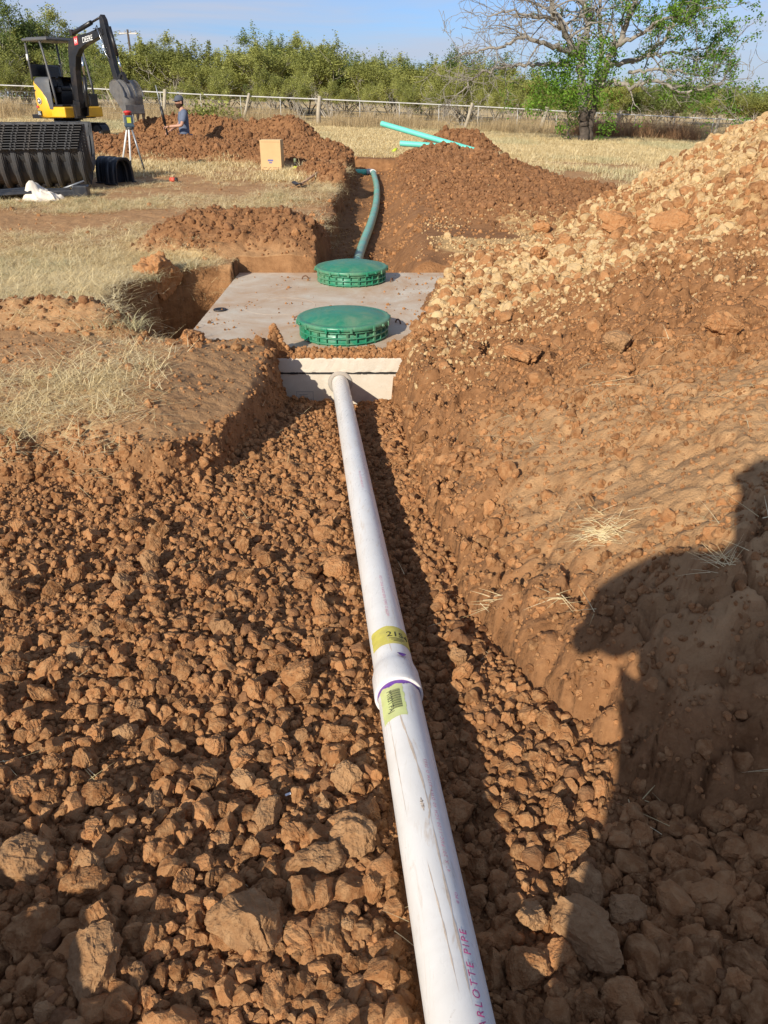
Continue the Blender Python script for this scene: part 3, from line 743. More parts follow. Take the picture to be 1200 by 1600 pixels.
tag(tank, 'pale concrete tank sunk in the dirt, white pipe entering its front', 'septic tank')
lx, ly = TX1-TX0, TY1-TY0
def grid_plate(x0, x1, y0, y1, z0, z1, jag, seed):
    """a slab whose top edge is slightly broken: fine boundary"""
    mb = MB(); n = 60; r = random.Random(seed)
    pts = []
    for i in range(n): pts.append((x0+(x1-x0)*i/n, y0))
    for i in range(n): pts.append((x1, y0+(y1-y0)*i/n))
    for i in range(n): pts.append((x1-(x1-x0)*i/n, y1))
    for i in range(n): pts.append((x0, y1-(y1-y0)*i/n))
    k = len(pts); cx, cy = (x0+x1)/2, (y0+y1)/2
    def inset(p, d): return (p[0]+(d if p[0] < cx-.01 and abs(p[0]-x0) < 1e-6 else -d if abs(p[0]-x1) < 1e-6 else 0), p[1]+(d if abs(p[1]-y0) < 1e-6 else -d if abs(p[1]-y1) < 1e-6 else 0))
    vs = []
    for lvl, dz, ins in ((z0, jag, 0), (z0+.02, 0, 0), (z1-.012, 0, 0), (z1, 0, .010)):
        for p in pts:
            q = inset(p, ins+r.uniform(0, .004)); vs.append((q[0], q[1], lvl+(r.uniform(-dz, dz))))
    fs = []
    for a in range(3):
        for i in range(k): fs.append([a*k+i, a*k+(i+1) % k, (a+1)*k+(i+1) % k, (a+1)*k+i])
    fs.append([3*k+i for i in range(k)]); fs.append([i for i in reversed(range(k))])
    mb.add(vs, fs); return mb
off = Vector(tank.location)
def shifted(mb):
    mb.v = [(a[0]-off.x, a[1]-off.y, a[2]-off.z) for a in mb.v]; return mb
slab = shifted(grid_plate(TX0, TX1, TY0, TY1, -.098, 0, .004, 5)).build('top_slab', CONC, tank)
body = MB(); hx = PB.x; hz = pipe_z(TY0)
# front wall with a round opening for the pipe, then the other walls
n = 48; yy = TY0+.006; RO = .082
ring = [(hx+RO*math.cos(2*math.pi*k/n), hz+RO*math.sin(2*math.pi*k/n)) for k in range(n)]
x0, x1, z0, z1 = TX0+.004, TX1-.004, -1.3, -.112
def onrect(k):
    a = 2*math.pi*k/n; c, s_ = math.cos(a), math.sin(a); t = 1e9
    if c > 1e-9: t = min(t, (x1-hx)/c)
    if c < -1e-9: t = min(t, (x0-hx)/c)
    if s_ > 1e-9: t = min(t, (z1-hz)/s_)
    if s_ < -1e-9: t = min(t, (z0-hz)/s_)
    return (hx+c*t, hz+s_*t)
rect = [onrect(k) for k in range(n)]
vs = [(p[0], yy, p[1]) for p in ring]+[(p[0], yy, p[1]) for p in rect]+[(p[0], yy+.09, p[1]) for p in ring]
fs = [[k, (k+1) % n, n+(k+1) % n, n+k] for k in range(n)]+[[k, (k+1) % n, 2*n+(k+1) % n, 2*n+k] for k in range(n)]
body.add(vs, fs)
c_ = [(x0, yy, z0), (x1, yy, z0), (x1, TY1-.006, z0), (x0, TY1-.006, z0), (x0, yy, z1), (x1, yy, z1), (x1, TY1-.006, z1), (x0, TY1-.006, z1)]
body.add(c_, [[0, 3, 2, 1], [1, 2, 6, 5], [2, 3, 7, 6], [3, 0, 4, 7], [4, 5, 6, 7]])
# corners of the front wall that the fan leaves out
crn = [(x0, yy, z0), (x1, yy, z0), (x1, yy, z1), (x0, yy, z1)]
for cxp in crn:
    kk = sorted(range(n), key=lambda k: (rect[k][0]-cxp[0])**2+(rect[k][1]-cxp[2])**2)
    a = [k for k in kk[:6] if abs(rect[k][0]-cxp[0]) < 1e-6][:1]; b = [k for k in kk[:8] if abs(rect[k][1]-cxp[2]) < 1e-6][:1]
    if a and b:
        pa, pb = rect[a[0]], rect[b[0]]
        body.add([(pa[0], yy, pa[1]), (pb[0], yy, pb[1]), cxp], [[0, 1, 2]])
shifted(body).build('tank_body', CONC, tank)
s = MB(); r = random.Random(3)
for i in range(110):
    xx = TX0+.02+(lx-.04)*i/109; s.box((xx-off.x, TY0+.010-off.y, -.105-off.z), (.03, .012+r.uniform(0, .01), .010+r.uniform(0, .006)))
s.build('seam_sealant', DARKSEAL, tank)
gm_ = MB(); prof = [(.059, -.003), (.067, -.007), (.074, -.005), (.084, .0), (.090, .03), (.06, .03)]
Mf = rot(x=math.pi/2)
gm_.lathe([(a, -b) for a, b in prof], (hx-off.x, TY0-off.y, hz-off.z), 40, True, Mf)
gm_.build('inlet_collar', simple('collar_grey', (.36, .33, .29), .8, dirt=DUST), tank)
# impressed rectangle on the front wall
mk = MB(); cxp, czp = TX0, 0
p0 = at(463, 612, TY0+.004); p1 = at(490, 630, TY0+.004)
for (a, b) in (((p0.x, p0.z), (p1.x, p0.z)), ((p0.x, p1.z), (p1.x, p1.z)), ((p0.x, p0.z), (p0.x, p1.z)), ((p1.x, p0.z), (p1.x, p1.z))):
    mk.box(((a[0]+b[0])/2-off.x, TY0+.006-off.y, (a[1]+b[1])/2-off.z), (abs(a[0]-b[0])+.003, .003, abs(a[1]-b[1])+.003))
for i in range(3):
    mk.box(((p0.x+p1.x)/2-off.x+(i-1)*.01, TY0+.006-off.y, p0.z-.022-.017*i-off.z), (.06-.012*i, .0025, .004))
mk.build('cast_mark', simple('cast_mark', (.30, .28, .25), .9), tank)
# shallow round knock-out drawn in the top, lifting loops
kp = atz(437, 478, 0)
ko = MB(); ko.lathe([(.300, .0002), (.302, .0016), (.305, .0016), (.307, .0002)], (kp.x-off.x, kp.y-off.y, -off.z), 72, True)
ko.build('knockout_ring', CONC, tank)
RUST = simple('rebar', (.16, .075, .04), .85, var=.3)
for (px, py, a) in ((477, 436, .3), (612, 440, 1.2), (466, 500, .1), (622, 505, 2.2)):
    p = atz(px, py, 0); l = MB(); pts = []
    for k in range(9):
        q = math.pi*k/8; pts.append(Vector((math.cos(q)*.032*math.cos(a), math.cos(q)*.032*math.sin(a), math.sin(q)*.036-.004))+p-off)
    l.tube(pts, .006, 8).build('lifting_loop', RUST, tank)

# ------------------------------------------------------------------ riser lids
def lidmat():
    m, nt, bs = new_mat('lid_green'); tc = nt.nodes.new('ShaderNodeTexCoord'); v = tc.outputs['Object']
    n = noise(nt, v, 5, 6, .7, .6); n2 = noise(nt, v, 30, 5, .7)
    c = mixc(nt, rng_(nt, n2, .3, .7), (.018, .185, .098), (.030, .235, .130))
    c = mixc(nt, rng_(nt, n, .42, .72, 0, .62), c, (.27, .31, .19))
    c = mixc(nt, rng_(nt, noise(nt, v, 12, 6, .75, .4), .60, .74, 0, .55), c, (.42, .30, .18))
    nt.links.new(c, bs.inputs['Base Color']); nt.links.new(rng_(nt, n, .3, .7, .28, .6), bs.inputs['Roughness'])
    bump(nt, bs, n2, .3, .002); return m
LID = lidmat()
def riser_lid(cx, cy, label, seed, rz):
    t = empty('riser_lid', (cx, cy, 0), rz); tag(t, label, 'riser lid', 'green lids on the concrete tank')
    r0 = .335
    ring = MB()
    ring.lathe([(r0-.035, -.02), (r0-.035, .118), (r0-.022, .118), (r0-.022, .004), (r0-.0225, -.02)], n=96)
    for z in (.012, .052, .092):                              # horizontal ribs
        ring.lathe([(r0-.022, z), (r0-.002, z+.001), (r0-.002, z+.009), (r0-.022, z+.010)], n=96)
    for k in range(28):                                        # upright ribs, some doubled
        a = 2*math.pi*k/28
        for da in ((0, .03) if k % 3 == 0 else (0,)):
            M = rot(z=a+da); ring.box(M @ Vector((r0-.014, 0, .052)), (.022, .006, .096), M)
    ring.build('riser_ring', LID, t)
    lid = MB()
    lid.lathe([(r0-.03, .120), (r0+.004, .108), (r0+.012, .112), (r0+.012, .134), (r0+.004, .140), (r0-.012, .142), (r0-.02, .139), (r0-.035, .145), (.24, .164), (.16, .177), (.08, .184), (.001, .186)], n=96)
    for k in range(12):
        a = 2*math.pi*k/12+.1; M = rot(z=a); lid.box(M @ Vector((r0+.012, 0, .116)), (.018, .018, .034), M, .003)
    lid.build('cover', LID, t)
    for k in range(6):
        a = 2*math.pi*(k+.35)/6; M = rot(z=a); p = M @ Vector((r0+.024, 0, .122))
        b = MB(); b.cyl(p-M @ Vector((.012, 0, 0)), p, .011, 8); b.cyl(p, p+M @ Vector((.005, 0, 0)), .006, 6)
        b.build('bolt', LID, t)
    return t
riser_lid(-.30, 5.73, 'front green domed lid on the concrete tank, nearest the white pipe', 1, .1)
riser_lid(-.315, 7.66, 'rear green domed lid, in front of the long green pipe', 2, .9)
# black plug lying on the slab
p = atz(344, 485, 0); t = MB()
t.lathe([(.001, .004), (.030, .004), (.034, .010), (.052, .012), (.056, .008), (.055, .0015), (.001, .001)], n=32)
o = t.build('rubber_plug', simple('black_rubber', (.018, .018, .02), .5, dirt=DUST, dirt_amt=.3)); o.location = (p.x, p.y, .001); tag(o, 'flat black round rubber plug lying on the concrete slab', 'plug')

# ------------------------------------------------------------------ white sewer pipe
def pvc():
    m, nt, bs = new_mat('white_pvc'); tc = nt.nodes.new('ShaderNodeTexCoord'); v = tc.outputs['Object']
    n = noise(nt, v, 6, 6, .7, .8)
    mpn = nt.nodes.new('ShaderNodeMapping'); mpn.inputs['Scale'].default_value = (3.2, .5, 3.2); nt.links.new(v, mpn.inputs[0])
    str_ = noise(nt, mpn.outputs[0], 9, 7, .72, 1.6)
    c = mixc(nt, rng_(nt, n, .3, .7), (.74, .70, .645), (.84, .805, .755))
    c = mixc(nt, rng_(nt, str_, .56, .70, 0, .55), c, (.55, .40, .27))
    mp2 = nt.nodes.new('ShaderNodeMapping'); mp2.inputs['Scale'].default_value = (1.0, .35, 1.0); mp2.inputs['Rotation'].default_value = (0, 0, .35); nt.links.new(v, mp2.inputs[0])
    scr = noise(nt, mp2.outputs[0], 26, 6, .8, 2.5)
    c = mixc(nt, rng_(nt, scr, .64, .70, 0, .5), c, (.42, .33, .26))
    nt.links.new(c, bs.inputs['Base Color']); nt.links.new(rng_(nt, str_, .4, .7, .26, .6), bs.inputs['Roughness'])
    bs.inputs['Specular IOR Level'].default_value = .5
    bump(nt, bs, noise(nt, v, 40, 4), .15, .002); return m
PVC = pvc()
RP = .0572
pipe = empty('sewer_pipe', PA); tag(pipe, 'long dirty white plastic pipe with a coupling and yellow stickers in the trench', 'pipe')
# local frame: E along the pipe away from the camera, S to the right, U up
E = PD; Sx = E.cross(Vector((0, 0, 1))).normalized(); Ux = Sx.cross(E).normalized()
def PT(s, ang, r):                       # s metres from PA along axis, ang measured from up towards the right
    return E*s+Ux*(r*math.cos(ang))+Sx*(r*math.sin(ang))
def ptube(segs, n=64):
    vs = []; fs = []
    for (s, r) in segs:
        for k in range(n): vs.append(PT(s, 2*math.pi*k/n, r))
    for i in range(len(segs)-1):
        for k in range(n):
            k2 = (k+1) % n; fs.append([i*n+k, i*n+k2, (i+1)*n+k2, (i+1)*n+k])
    mb = MB(); mb.add(vs, fs, True); return mb
def s_at(y): return (y-PA.y)/E.y
sC0, sC1 = s_at(1.59), s_at(1.71)
Lfar = s_at(TY0+.12); nseg = 24
ptube([(-1.25, RP)]+[(-1.25+(sC0+.06+1.25)*i/nseg, RP) for i in range(1, nseg+1)]).build('near_length', PVC, pipe)
far = ptube([(sC0+.075, RP-.004), (sC0-.0, RP+.0010), (sC0-.0005, RP+.0075), (sC0+.004, RP+.0090), (sC0+.02, RP+.0092), (sC1-.035, RP+.0085), (sC1-.012, RP+.004), (sC1+.004, RP+.0012), (sC1+.03, RP)]+[(sC1+.03+(Lfar-sC1-.03)*i/nseg, RP) for i in range(1, nseg+1)])
far.build('belled_length', PVC, pipe)
# purple primer left showing at the bell
PURP = simple('purple_primer', (.16, .045, .33), .45, var=.3, scale=40)
mb = MB(); vs = []; fs = []; r = random.Random(8); nn = 60
for i in range(nn+1):
    a = -1.75+3.2*i/nn; wd = .006+.010*math.exp(-((a+.35)/.8)**2)+.003*math.sin(a*9)+r.uniform(-.0015, .0015)
    vs += [PT(sC0+.002, a, RP+.0009), PT(sC0-max(wd, .001), a, RP+.0009)]
for i in range(nn): fs.append([2*i, 2*i+1, 2*i+3, 2*i+2])
mb.add(vs, fs, True).build('primer_band', PURP, pipe)
mb = MB(); vs = [PT(sC1+.004, .30, RP+.0052)]; nn = 16
for i in range(nn+1):
    a = .12+.42*i/nn; vs.append(PT(sC1-.002-.014*math.sin(math.pi*i/nn)+.001*math.sin(i*1.3), a, RP+.0092))
    vs.append(PT(sC1+.004, a, RP+.0065))
fs = [[1+2*i, 2+2*i, 4+2*i, 3+2*i] for i in range(nn)]
mb.add(vs, fs, True).build('primer_smear', PURP, pipe)
def patch(name, s0, s1, a0, a1, mat, lift=.0006, n=20, m=14, ragged=.002, sh=0.0, parent=pipe):
    mb = MB(); vs = []; fs = []; r = random.Random(int(s0*1000)+3)
    for i in range(n+1):
        for j in range(m+1):
            a = a0+(a1-a0)*j/m; rr = r.uniform(-ragged, ragged)
            s = s0+(s1-s0)*i/n+sh*(a-a0)
            if i in (0, n): s += rr
            if j in (0, m): a += rr/RP
            vs.append(PT(s, a, RP+lift))
    for i in range(n):
        for j in range(m): fs.append([i*(m+1)+j, i*(m+1)+j+1, (i+1)*(m+1)+j+1, (i+1)*(m+1)+j])
    return mb.add(vs, fs, True).build(name, mat, parent)
YEL = simple('sticker_yellow', (.62, .53, .10), .55, var=.15, scale=30, dirt=(.45, .35, .2), dirt_amt=.5, dscale=14)
YEG = simple('sticker_lime', (.62, .66, .25), .55, var=.12, scale=30, dirt=(.6, .5, .35), dirt_amt=.5, dscale=14)
INK = simple('black_ink', (.02, .02, .02), .7)
PINK = simple('pink_ink', (.62, .08, .26), .7, var=.2, scale=30)
PINK2 = simple('pink_ink_faded', (.68, .30, .38), .8, var=.2, scale=30)
FONTS = {}
def text_mesh(txt, size, sp=1.0):
    c = bpy.data.curves.new('lettering', 'FONT'); c.body = txt; c.size = size; c.space_character = sp; c.resolution_u = 3; c.align_x = 'LEFT'
    o = bpy.data.objects.new('lettering', c); dg = bpy.context.evaluated_depsgraph_get()
    me = bpy.data.meshes.new_from_object(o); bpy.data.objects.remove(o)
    vs = [v.co.copy() for v in me.vertices]; fs = [list(p.vertices) for p in me.polygons]
    bpy.data.meshes.remove(me); return vs, fs
def subdiv_text(vs, fs, maxe):
    bm = bmesh.new(); bv = [bm.verts.new(v) for v in vs]
    for f in fs:
        try: bm.faces.new([bv[i] for i in f])
        except ValueError: pass
    bmesh.ops.triangulate(bm, faces=bm.faces[:])
    for _ in range(3):
        e = [e for e in bm.edges if e.calc_length() > maxe]
        if not e: break
        bmesh.ops.subdivide_edges(bm, edges=e, cuts=1); bmesh.ops.triangulate(bm, faces=bm.faces[:])
    bm.verts.index_update()
    V_ = [v.co.copy() for v in bm.verts]; F_ = [[v.index for v in f.verts] for f in bm.faces]; bm.free(); return V_, F_
def pipe_text(txt, size, s0, ang, mat, along=True, lift=.0010, sp=1.0, name='printed_text', parent=pipe, stretch=1.0, flip=False):
    """along: runs away from the camera, tops of the letters to the left. else: runs round the pipe left to right"""
    V_, F_ = text_mesh(txt, size, sp); V_, F_ = subdiv_text(V_, F_, .02)
    mb = MB()
    if along: vs = [PT(s0+(-v.x if flip else v.x)*stretch, ang+(v.y if flip else -v.y)/RP, RP+lift) for v in V_]
    else: vs = [PT(s0+v.y, ang+v.x/RP, RP+lift) for v in V_]
    return mb.add(vs, F_, False).build(name, mat, parent)
# yellow band sticker with its number
st = patch('yellow_sticker', s_at(1.770), s_at(1.862), -1.15, 1.25, YEL, sh=.0)
pipe_text('2154', .036, s_at(1.806), -.22, INK, along=False, name='sticker_number', parent=st, lift=.0014)
for k in range(3):
    patch('sticker_line', s_at(1.795)-.007*k, s_at(1.795)-.007*k+.002, -.1+.1*k, .75-.1*k, INK, lift=.0013, ragged=0, n=1, parent=st)
# lime sticker with a barcode on the near length
s1_ = sC0-.006; s0_ = sC0-.165
st2 = patch('lime_sticker', s0_+.02, s1_, -1.15, .10, YEG, ragged=.002, sh=0)
for k in range(24):
    wv = .0011+.0012*((k*7) % 3)/2
    patch('barcode_bar', s1_-.030-.0032*k-wv, s1_-.030-.0032*k, -.52, -.06, INK, lift=.0013, ragged=0, n=1, m=6, parent=st2)
pipe_text('M1831 PAJ', .021, s1_-.027, -.70, INK, name='sticker_code', parent=st2, lift=.0014, flip=True, sp=.95)
# print line: big pink letters near, small faded print farther on
ta = .62
pipe_text('CHARLOTTE PIPE', .0205, -.075, ta, PINK, sp=1.42, stretch=1.0)
pipe_text('® PCI', .0085, .195, ta-.02, PINK, sp=1.2)
pipe_text('4" X 20\' PVC-1120 SCH 40 DWV ASTM D 2665', .0115, .265, ta-.10, PINK2, sp=1.4, stretch=1.0)
for (a, l) in ((s_at(1.92), 'ASTM D 2665 NSF-DWV PVC-1120'), (s_at(3.0), 'SCH 40 DWV ASTM D 1785')):
    pipe_text(l, .012, a, .15, PINK2, sp=1.25, stretch=1.2)
# mud smears dragged over the pipe
MUD = simple('mud_smear', (.64, .51, .39), .9, var=.15, scale=60)
def smear(pts, w0, seed):
    r = random.Random(seed); mb = MB(); vs = []; fs = []; n = 40
    ss = np.interp(np.linspace(0, 1, n), np.linspace(0, 1, len(pts)), [p[0] for p in pts]); aa = np.interp(np.linspace(0, 1, n), np.linspace(0, 1, len(pts)), [p[1] for p in pts])
    for i in range(n):
        wv = w0*(.15+.55*abs(math.sin(i*.37+seed)))*math.sin(math.pi*(i+.5)/n)*r.uniform(.7, 1.2)
        for sg in (-1, 1): vs.append(PT(ss[i]+r.uniform(-.002, .002), aa[i]+sg*wv/RP/2, RP+.0005))
    for i in range(n-1): fs.append([2*i, 2*i+1, 2*i+3, 2*i+2])
    mb.add(vs, fs, True).build('mud_streak', MUD, pipe)
smear([(.83, -.35), (.72, -.22), (.60, .02), (.50, .16), (.40, .22)], .010, 1)
smear([(.42, .18), (.25, .22), (.10, .28), (.0, .30)], .009, 2)
smear([(.50, .52), (.46, .30), (.42, .18), (.38, .05)], .008, 3)
smear([(.46, -.05), (.42, -.02)], .012, 4)
smear([(.85, -.85), (.6, -.75), (.4, -.7)], .003, 5)
smear([(.30, -.25), (.15, -.10), (.02, -.02)], .005, 6)
smear([(1.12, -.2), (1.00, -.05), (.95, .05)], .004, 7)

# ------------------------------------------------------------------ green pipe in the trench behind
def teal(name, a, b, dirt):
    m, nt, bs = new_mat(name); tc = nt.nodes.new('ShaderNodeTexCoord'); v = tc.outputs['Object']
    c = mixc(nt, rng_(nt, noise(nt, v, 4, 5, .6), .3, .7), a, b)
    c = mixc(nt, rng_(nt, noise(nt, v, 3.2, 7, .72, .8), .42, .70, 0, dirt), c, (.38, .29, .19))
    nt.links.new(c, bs.inputs['Base Color']); bs.inputs['Roughness'].default_value = .42; return m
TEALD = teal('green_pvc_dusty', (.13, .40, .30), (.19, .50, .38), .75)
TEAL = teal('green_pvc', (.13, .60, .47), (.15, .66, .52), .10)
gp = empty('drain_pipe', (-.31, 8.05, -.2)); tag(gp, 'long dusty green pipe running down the narrow trench behind the tank', 'pipe')
GO = Vector(gp.location)
cl_ = [(-.31, 8.0, -.15), (-.31, 9.3, -.125), (-.27, 10.4, -.10), (-.185, 12, -.05), (-.13, 14, -.005), (-.14, 16, .05), (-.20, 17.6, .085), (-.235, 18.35, .10)]
cp = []
for i in range(60):
    q = i/59*(len(cl_)-1); k = min(int(q), len(cl_)-2); f = q-k
    p0_, p1_, p2_, p3_ = [Vector(cl_[max(0, min(len(cl_)-1, k+j))]) for j in (-1, 0, 1, 2)]
    cp.append(.5*((2*p1_)+(p2_-p0_)*f+(2*p0_-5*p1_+4*p2_-p3_)*f*f+(3*p1_-p0_-3*p2_+p3_)*f**3)-GO)
MB().tube(cp, RP, 24).build('pipe_run', TEALD, gp)
b0 = Vector((-.31, 9.28, -.125))-GO
MB().tube([cp[7]*1.0, cp[7]+(cp[8]-cp[7])*.3, cp[8]], [RP+.001, RP+.009, RP+.009], 24).build('coupling', TEALD, gp)
e0 = cp[-1]; ev = MB(); pts = [e0, e0+Vector((-.005, .07, 0)), e0+Vector((-.02, .12, .002)), e0+Vector((-.06, .15, .004)), e0+Vector((-.14, .16, .004))]
ev.tube(pts, RP+.010, 20).build('elbow', simple('white_fitting', (.74, .74, .72), .4, dirt=DUST, dirt_amt=.3), gp)
MB().tube([pts[-1], pts[-1]+Vector((-.9, .03, .0))], RP, 20).build('side_run', TEAL, gp)
# two loose green pipes on the mound
def loose(pa, pb, label):
    o = MB(); d = (pb-pa); c0 = (pa+pb)/2
    n = 24; a = d.normalized()
    o.tube([pa-c0, pb-c0], RP, n, cap=False); o.tube([pb-c0, pa-c0], RP-.005, n, cap=False)
    # annular ends
    for e, r_ in ((pa-c0, 1), (pb-c0, 1)):
        s_ = a.cross(Vector((0, 0, 1))).normalized(); u_ = s_.cross(a); vs = []
        for k in range(n):
            q = 2*math.pi*k/n; dd = s_*math.cos(q)+u_*math.sin(q); vs += [e+dd*RP, e+dd*(RP-.005)]
        o.add(vs, [[2*k, 2*k+1, (2*k+3) % (2*n), (2*k+2) % (2*n)] for k in range(n)])
    ob = o.build('green_pipe', TEAL); ob.location = c0; tag(ob, label, 'pipe', 'loose green pipes on the mound'); return ob
loose(at(596, 193, 19.4), at(786, 248, 18.0), 'longer loose green pipe slanting down over the mound to the grass')
loose(at(625, 224, 18.5), at(728, 231, 18.3), 'shorter green pipe partly buried in the top of the mound')

# ------------------------------------------------------------------ small things on the site
CARD = simple('cardboard', (.60, .40, .20), .85, var=.07, scale=3, spec=.2)
bp = at(426, 252.5, 16.4); bz = gz(bp.x, bp.y)
box = empty('cardboard_box', (bp.x, bp.y, bz+.005), R(-4)); tag(box, 'upright brown cardboard box standing in front of the dirt berm', 'cardboard box')
bw, bd_, bh = .40, .30, .53
MB().box((0, 0, bh/2), (bw, bd_, bh), bev=.006).build('carton', CARD, box)
MB().box((0, 0, bh+.002), (bw-.01, .05, .003)).build('tape', simple('tape', (.62, .50, .30), .35), box)
BLU = simple('blue_print', (.13, .13, .30), .8); BRN = simple('brown_print', (.25, .15, .08), .85)
MB().box((-.01, -bd_/2-.001, .175), (.105, .002, .030)).build('printed_mark', BLU, box)
MB().box((-.01, -bd_/2-.001, .135), (.060, .002, .022)).build('printed_mark', BLU, box)
for (cx, wv) in ((-.12, .07), (-.02, .03), (.09, .12)):
    MB().box((cx, -bd_/2-.001, .047), (wv, .002, .010)).build('printed_mark', BRN, box)
MB().box((.0, -bd_/2-.0012, bh-.035), (bw-.05, .0015, .004)).build('flap_edge', BRN, box)
# laser level on a tripod
TP = at(210, 252, 15.6); tz = gz(TP.x, TP.y)
tri = empty('tripod', (TP.x, TP.y, tz), .5); tag(tri, 'white and grey surveying tripod standing on the straw', 'tripod')
WH = simple('tripod_white', (.72, .72, .70), .5); GRY = simple('metal_grey', (.30, .31, .32), .45, metal=.5); RED = simple('red_plastic', (.55, .04, .03), .4)
BLK = simple('black_plastic', (.018, .018, .02), .45); DGR = simple('dark_grey_plastic', (.05, .055, .06), .5)
for k, (a, mt) in enumerate(((R(200), WH), (R(268), WH), (R(325), GRY))):
    M = Vector((math.cos(a-.5), math.sin(a-.5), 0)); top = M*.05+Vector((0, 0, .72)); bot = M*.26+Vector((0, 0, .0))
    l = MB(); l.tube([top, top.lerp(bot, .72)], .017, 8).build('leg', mt, tri)
    lg = tri.children[-1]
    f_ = MB(); f_.tube([top.lerp(bot, .72), top.lerp(bot, .94)], .015, 8).build('leg_clamp', RED if k < 1 else BLK, tri)
    f_ = MB(); f_.tube([top.lerp(bot, .94), bot-Vector((0, 0, .03))], [.014, .006], 8).build('foot', DGR, tri)
MB().lathe([(.001, .70), (.07, .70), (.075, .72), (.075, .745), (.001, .745)], n=20).build('tripod_head', DGR, tri)
lv = empty('laser_level', (TP.x, TP.y, tz+.745), .35); tag(lv, 'boxy laser level with a red top and yellow label on the tripod', 'laser level')
m_ = MB(); m_.box((0, 0, .10), (.15, .13, .18), bev=.02); m_.box((0, 0, .02), (.17, .15, .04), bev=.01); m_.build('housing', simple('level_blue', (.045, .075, .10), .5), lv)
MB().box((.0, -.0665, .11), (.07, .004, .09)).build('yellow_label', simple('lab_yellow', (.50, .52, .05), .5), lv)
for sx in (-1, 1): MB().box((.082*sx, -.03, .13), (.018, .05, .14), bev=.005).build('roll_bar', GRY, lv)
MB().lathe([(.001, .19), (.055, .19), (.055, .225), (.075, .232), (.07, .25), (.04, .262), (.001, .265)], n=20).build('rotor_cap', RED, lv)
# red ball and black thing on the straw
p = at(271, 271, 14.2); z_ = gz(p.x, p.y)
t = empty('spray_can', (p.x, p.y, z_+.045)); tag(t, 'small red can with a black end lying on the straw', 'spray can')
MB().cyl((-.07, .01, 0), (.02, -.01, 0), .036, 16).build('can', simple('can_red', (.60, .09, .05), .5), t)
MB().tube([(.02, -.01, 0), (.03, -.012, 0), (.055, -.016, 0)], [.03, .033, .033], 16).build('cap', BLK, t)
# glue cans beside the trench, shovel and blue tool
def can(px, py, y, r, h, label, colb, colt, name='glue_can'):
    p = at(px, py, y); z_ = gz(p.x, p.y); t = empty(name, (p.x, p.y, z_)); tag(t, label, 'can')
    MB().lathe([(.001, .0), (r, 0), (r, h*.75), (r*.85, h*.8), (r*.4, h*.82), (.001, h*.82)], n=20).build('can_body', colb, t)
    MB().lathe([(.001, h*.82), (r*.4, h*.82), (r*.4, h), (.001, h)], n=14).build('lid', colt, t)
can(493, 252, 16.6, .06, .17, 'pale blue and white can on the dirt beside the trench', simple('can_blue', (.28, .33, .50), .4), WH)
t0 = at(492, 250, 16.9)
sp = at(461, 252, 16.4); z_ = gz(sp.x, sp.y)
t = empty('hand_tool', (sp.x, sp.y, z_)); tag(t, 'small upright tool with a bright yellow foot left of the pale blue can', 'tool')
MB().lathe([(.001, 0), (.06, .0), (.055, .03), (.03, .07), (.001, .075)], n=16).build('foot_cap', simple('tool_yellow', (.62, .66, .03), .45), t)
MB().tube([(0, 0, .07), (.0, 0, .14)], .022, 10).build('grip', BLK, t); MB().tube([(0, 0, .14), (.0, 0, .21)], [.03, .026], 10).build('head', simple('olive', (.2, .22, .12), .6), t)
p = at(768, 243, 17.6); 
d_ = ray(617, 240); tt_ = np.linspace(8, 24, 3000); hz_ = surf(d_.x*tt_, d_.y*tt_)[0]; kk = np.argmax(CAMZ+d_.z*tt_ < hz_)
t = empty('drill', (d_.x*tt_[kk], d_.y*tt_[kk], hz_[kk]+.01), .8); tag(t, 'yellow-green tool lying on the mound beside the end of the shorter green pipe', 'tool')
M = rot(y=-.5)
MB().tube([(-.09, 0, .03), (.02, 0, .08), (.08, 0, .10)], [.03, .035, .018], 12).build('tool_body', simple('lime', (.55, .70, .03), .45), t)
MB().tube([(.0, 0, .06), (-.03, .0, -.02)], .02, 10).build('handle', BLK, t)
# shovel lying by the trench
WOOD = simple('handle_wood', (.36, .22, .14), .7, var=.25, scale=6)
def lying_shovel(a, b, label, bladecol):
    t = empty('shovel', a); tag(t, label, 'shovel'); d = b-a
    MB().tube([Vector(), d*.5+Vector((0, 0, .01)), d], [.020, .019, .017], 10).build('handle', WOOD, t)
    u = (-d).normalized(); s_ = u.cross(Vector((0, 0, 1))).normalized(); bl = MB(); vs = []; fs = []
    for i in range(7):
        q = i/6; wv = .10*math.sqrt(max(0, 1-(max(q-.55, 0)/.45)**2))
        for j in range(7):
            v_ = (j-3)/3; vs.append(u*(q*.28)+s_*(v_*wv)+Vector((0, 0, .02+.03*v_*v_+.02*math.sin(q*3))))
    for i in range(6):
        for j in range(6): fs.append([i*7+j, i*7+j+1, i*7+j+8, i*7+j+7])
    bl.add(vs, fs, True); bl.build('blade', bladecol, t)
    t.children[-1].modifiers.new('thick', 'SOLIDIFY').thickness = .004
    return t
a = at(470, 284, 13.9); a.z = gz(a.x, a.y)+.03; b = at(516, 267, 15.6); b.z = gz(b.x, b.y)+.05
lying_shovel(a, b, 'shovel with a brown handle lying on the ground beside the trench', simple('blade_dark', (.06, .05, .045), .6))
p = at(521, 260, 16.2); zz_ = gz(p.x-.05, p.y)
t = MB(); t.box((0, 0, .03), (.12, .30, .04), bev=.012); t.box((0, .17, .045), (.07, .06, .03), bev=.008)
o = t.build('hand_trowel', simple('trowel_blue', (.16, .24, .50), .4, dirt=DUST)); o.location = (p.x-.03, p.y, zz_+.01); o.rotation_euler = (0, 0, 1.4); tag(o, 'blue flat tool on the trench edge past the shovel handle', 'tool')
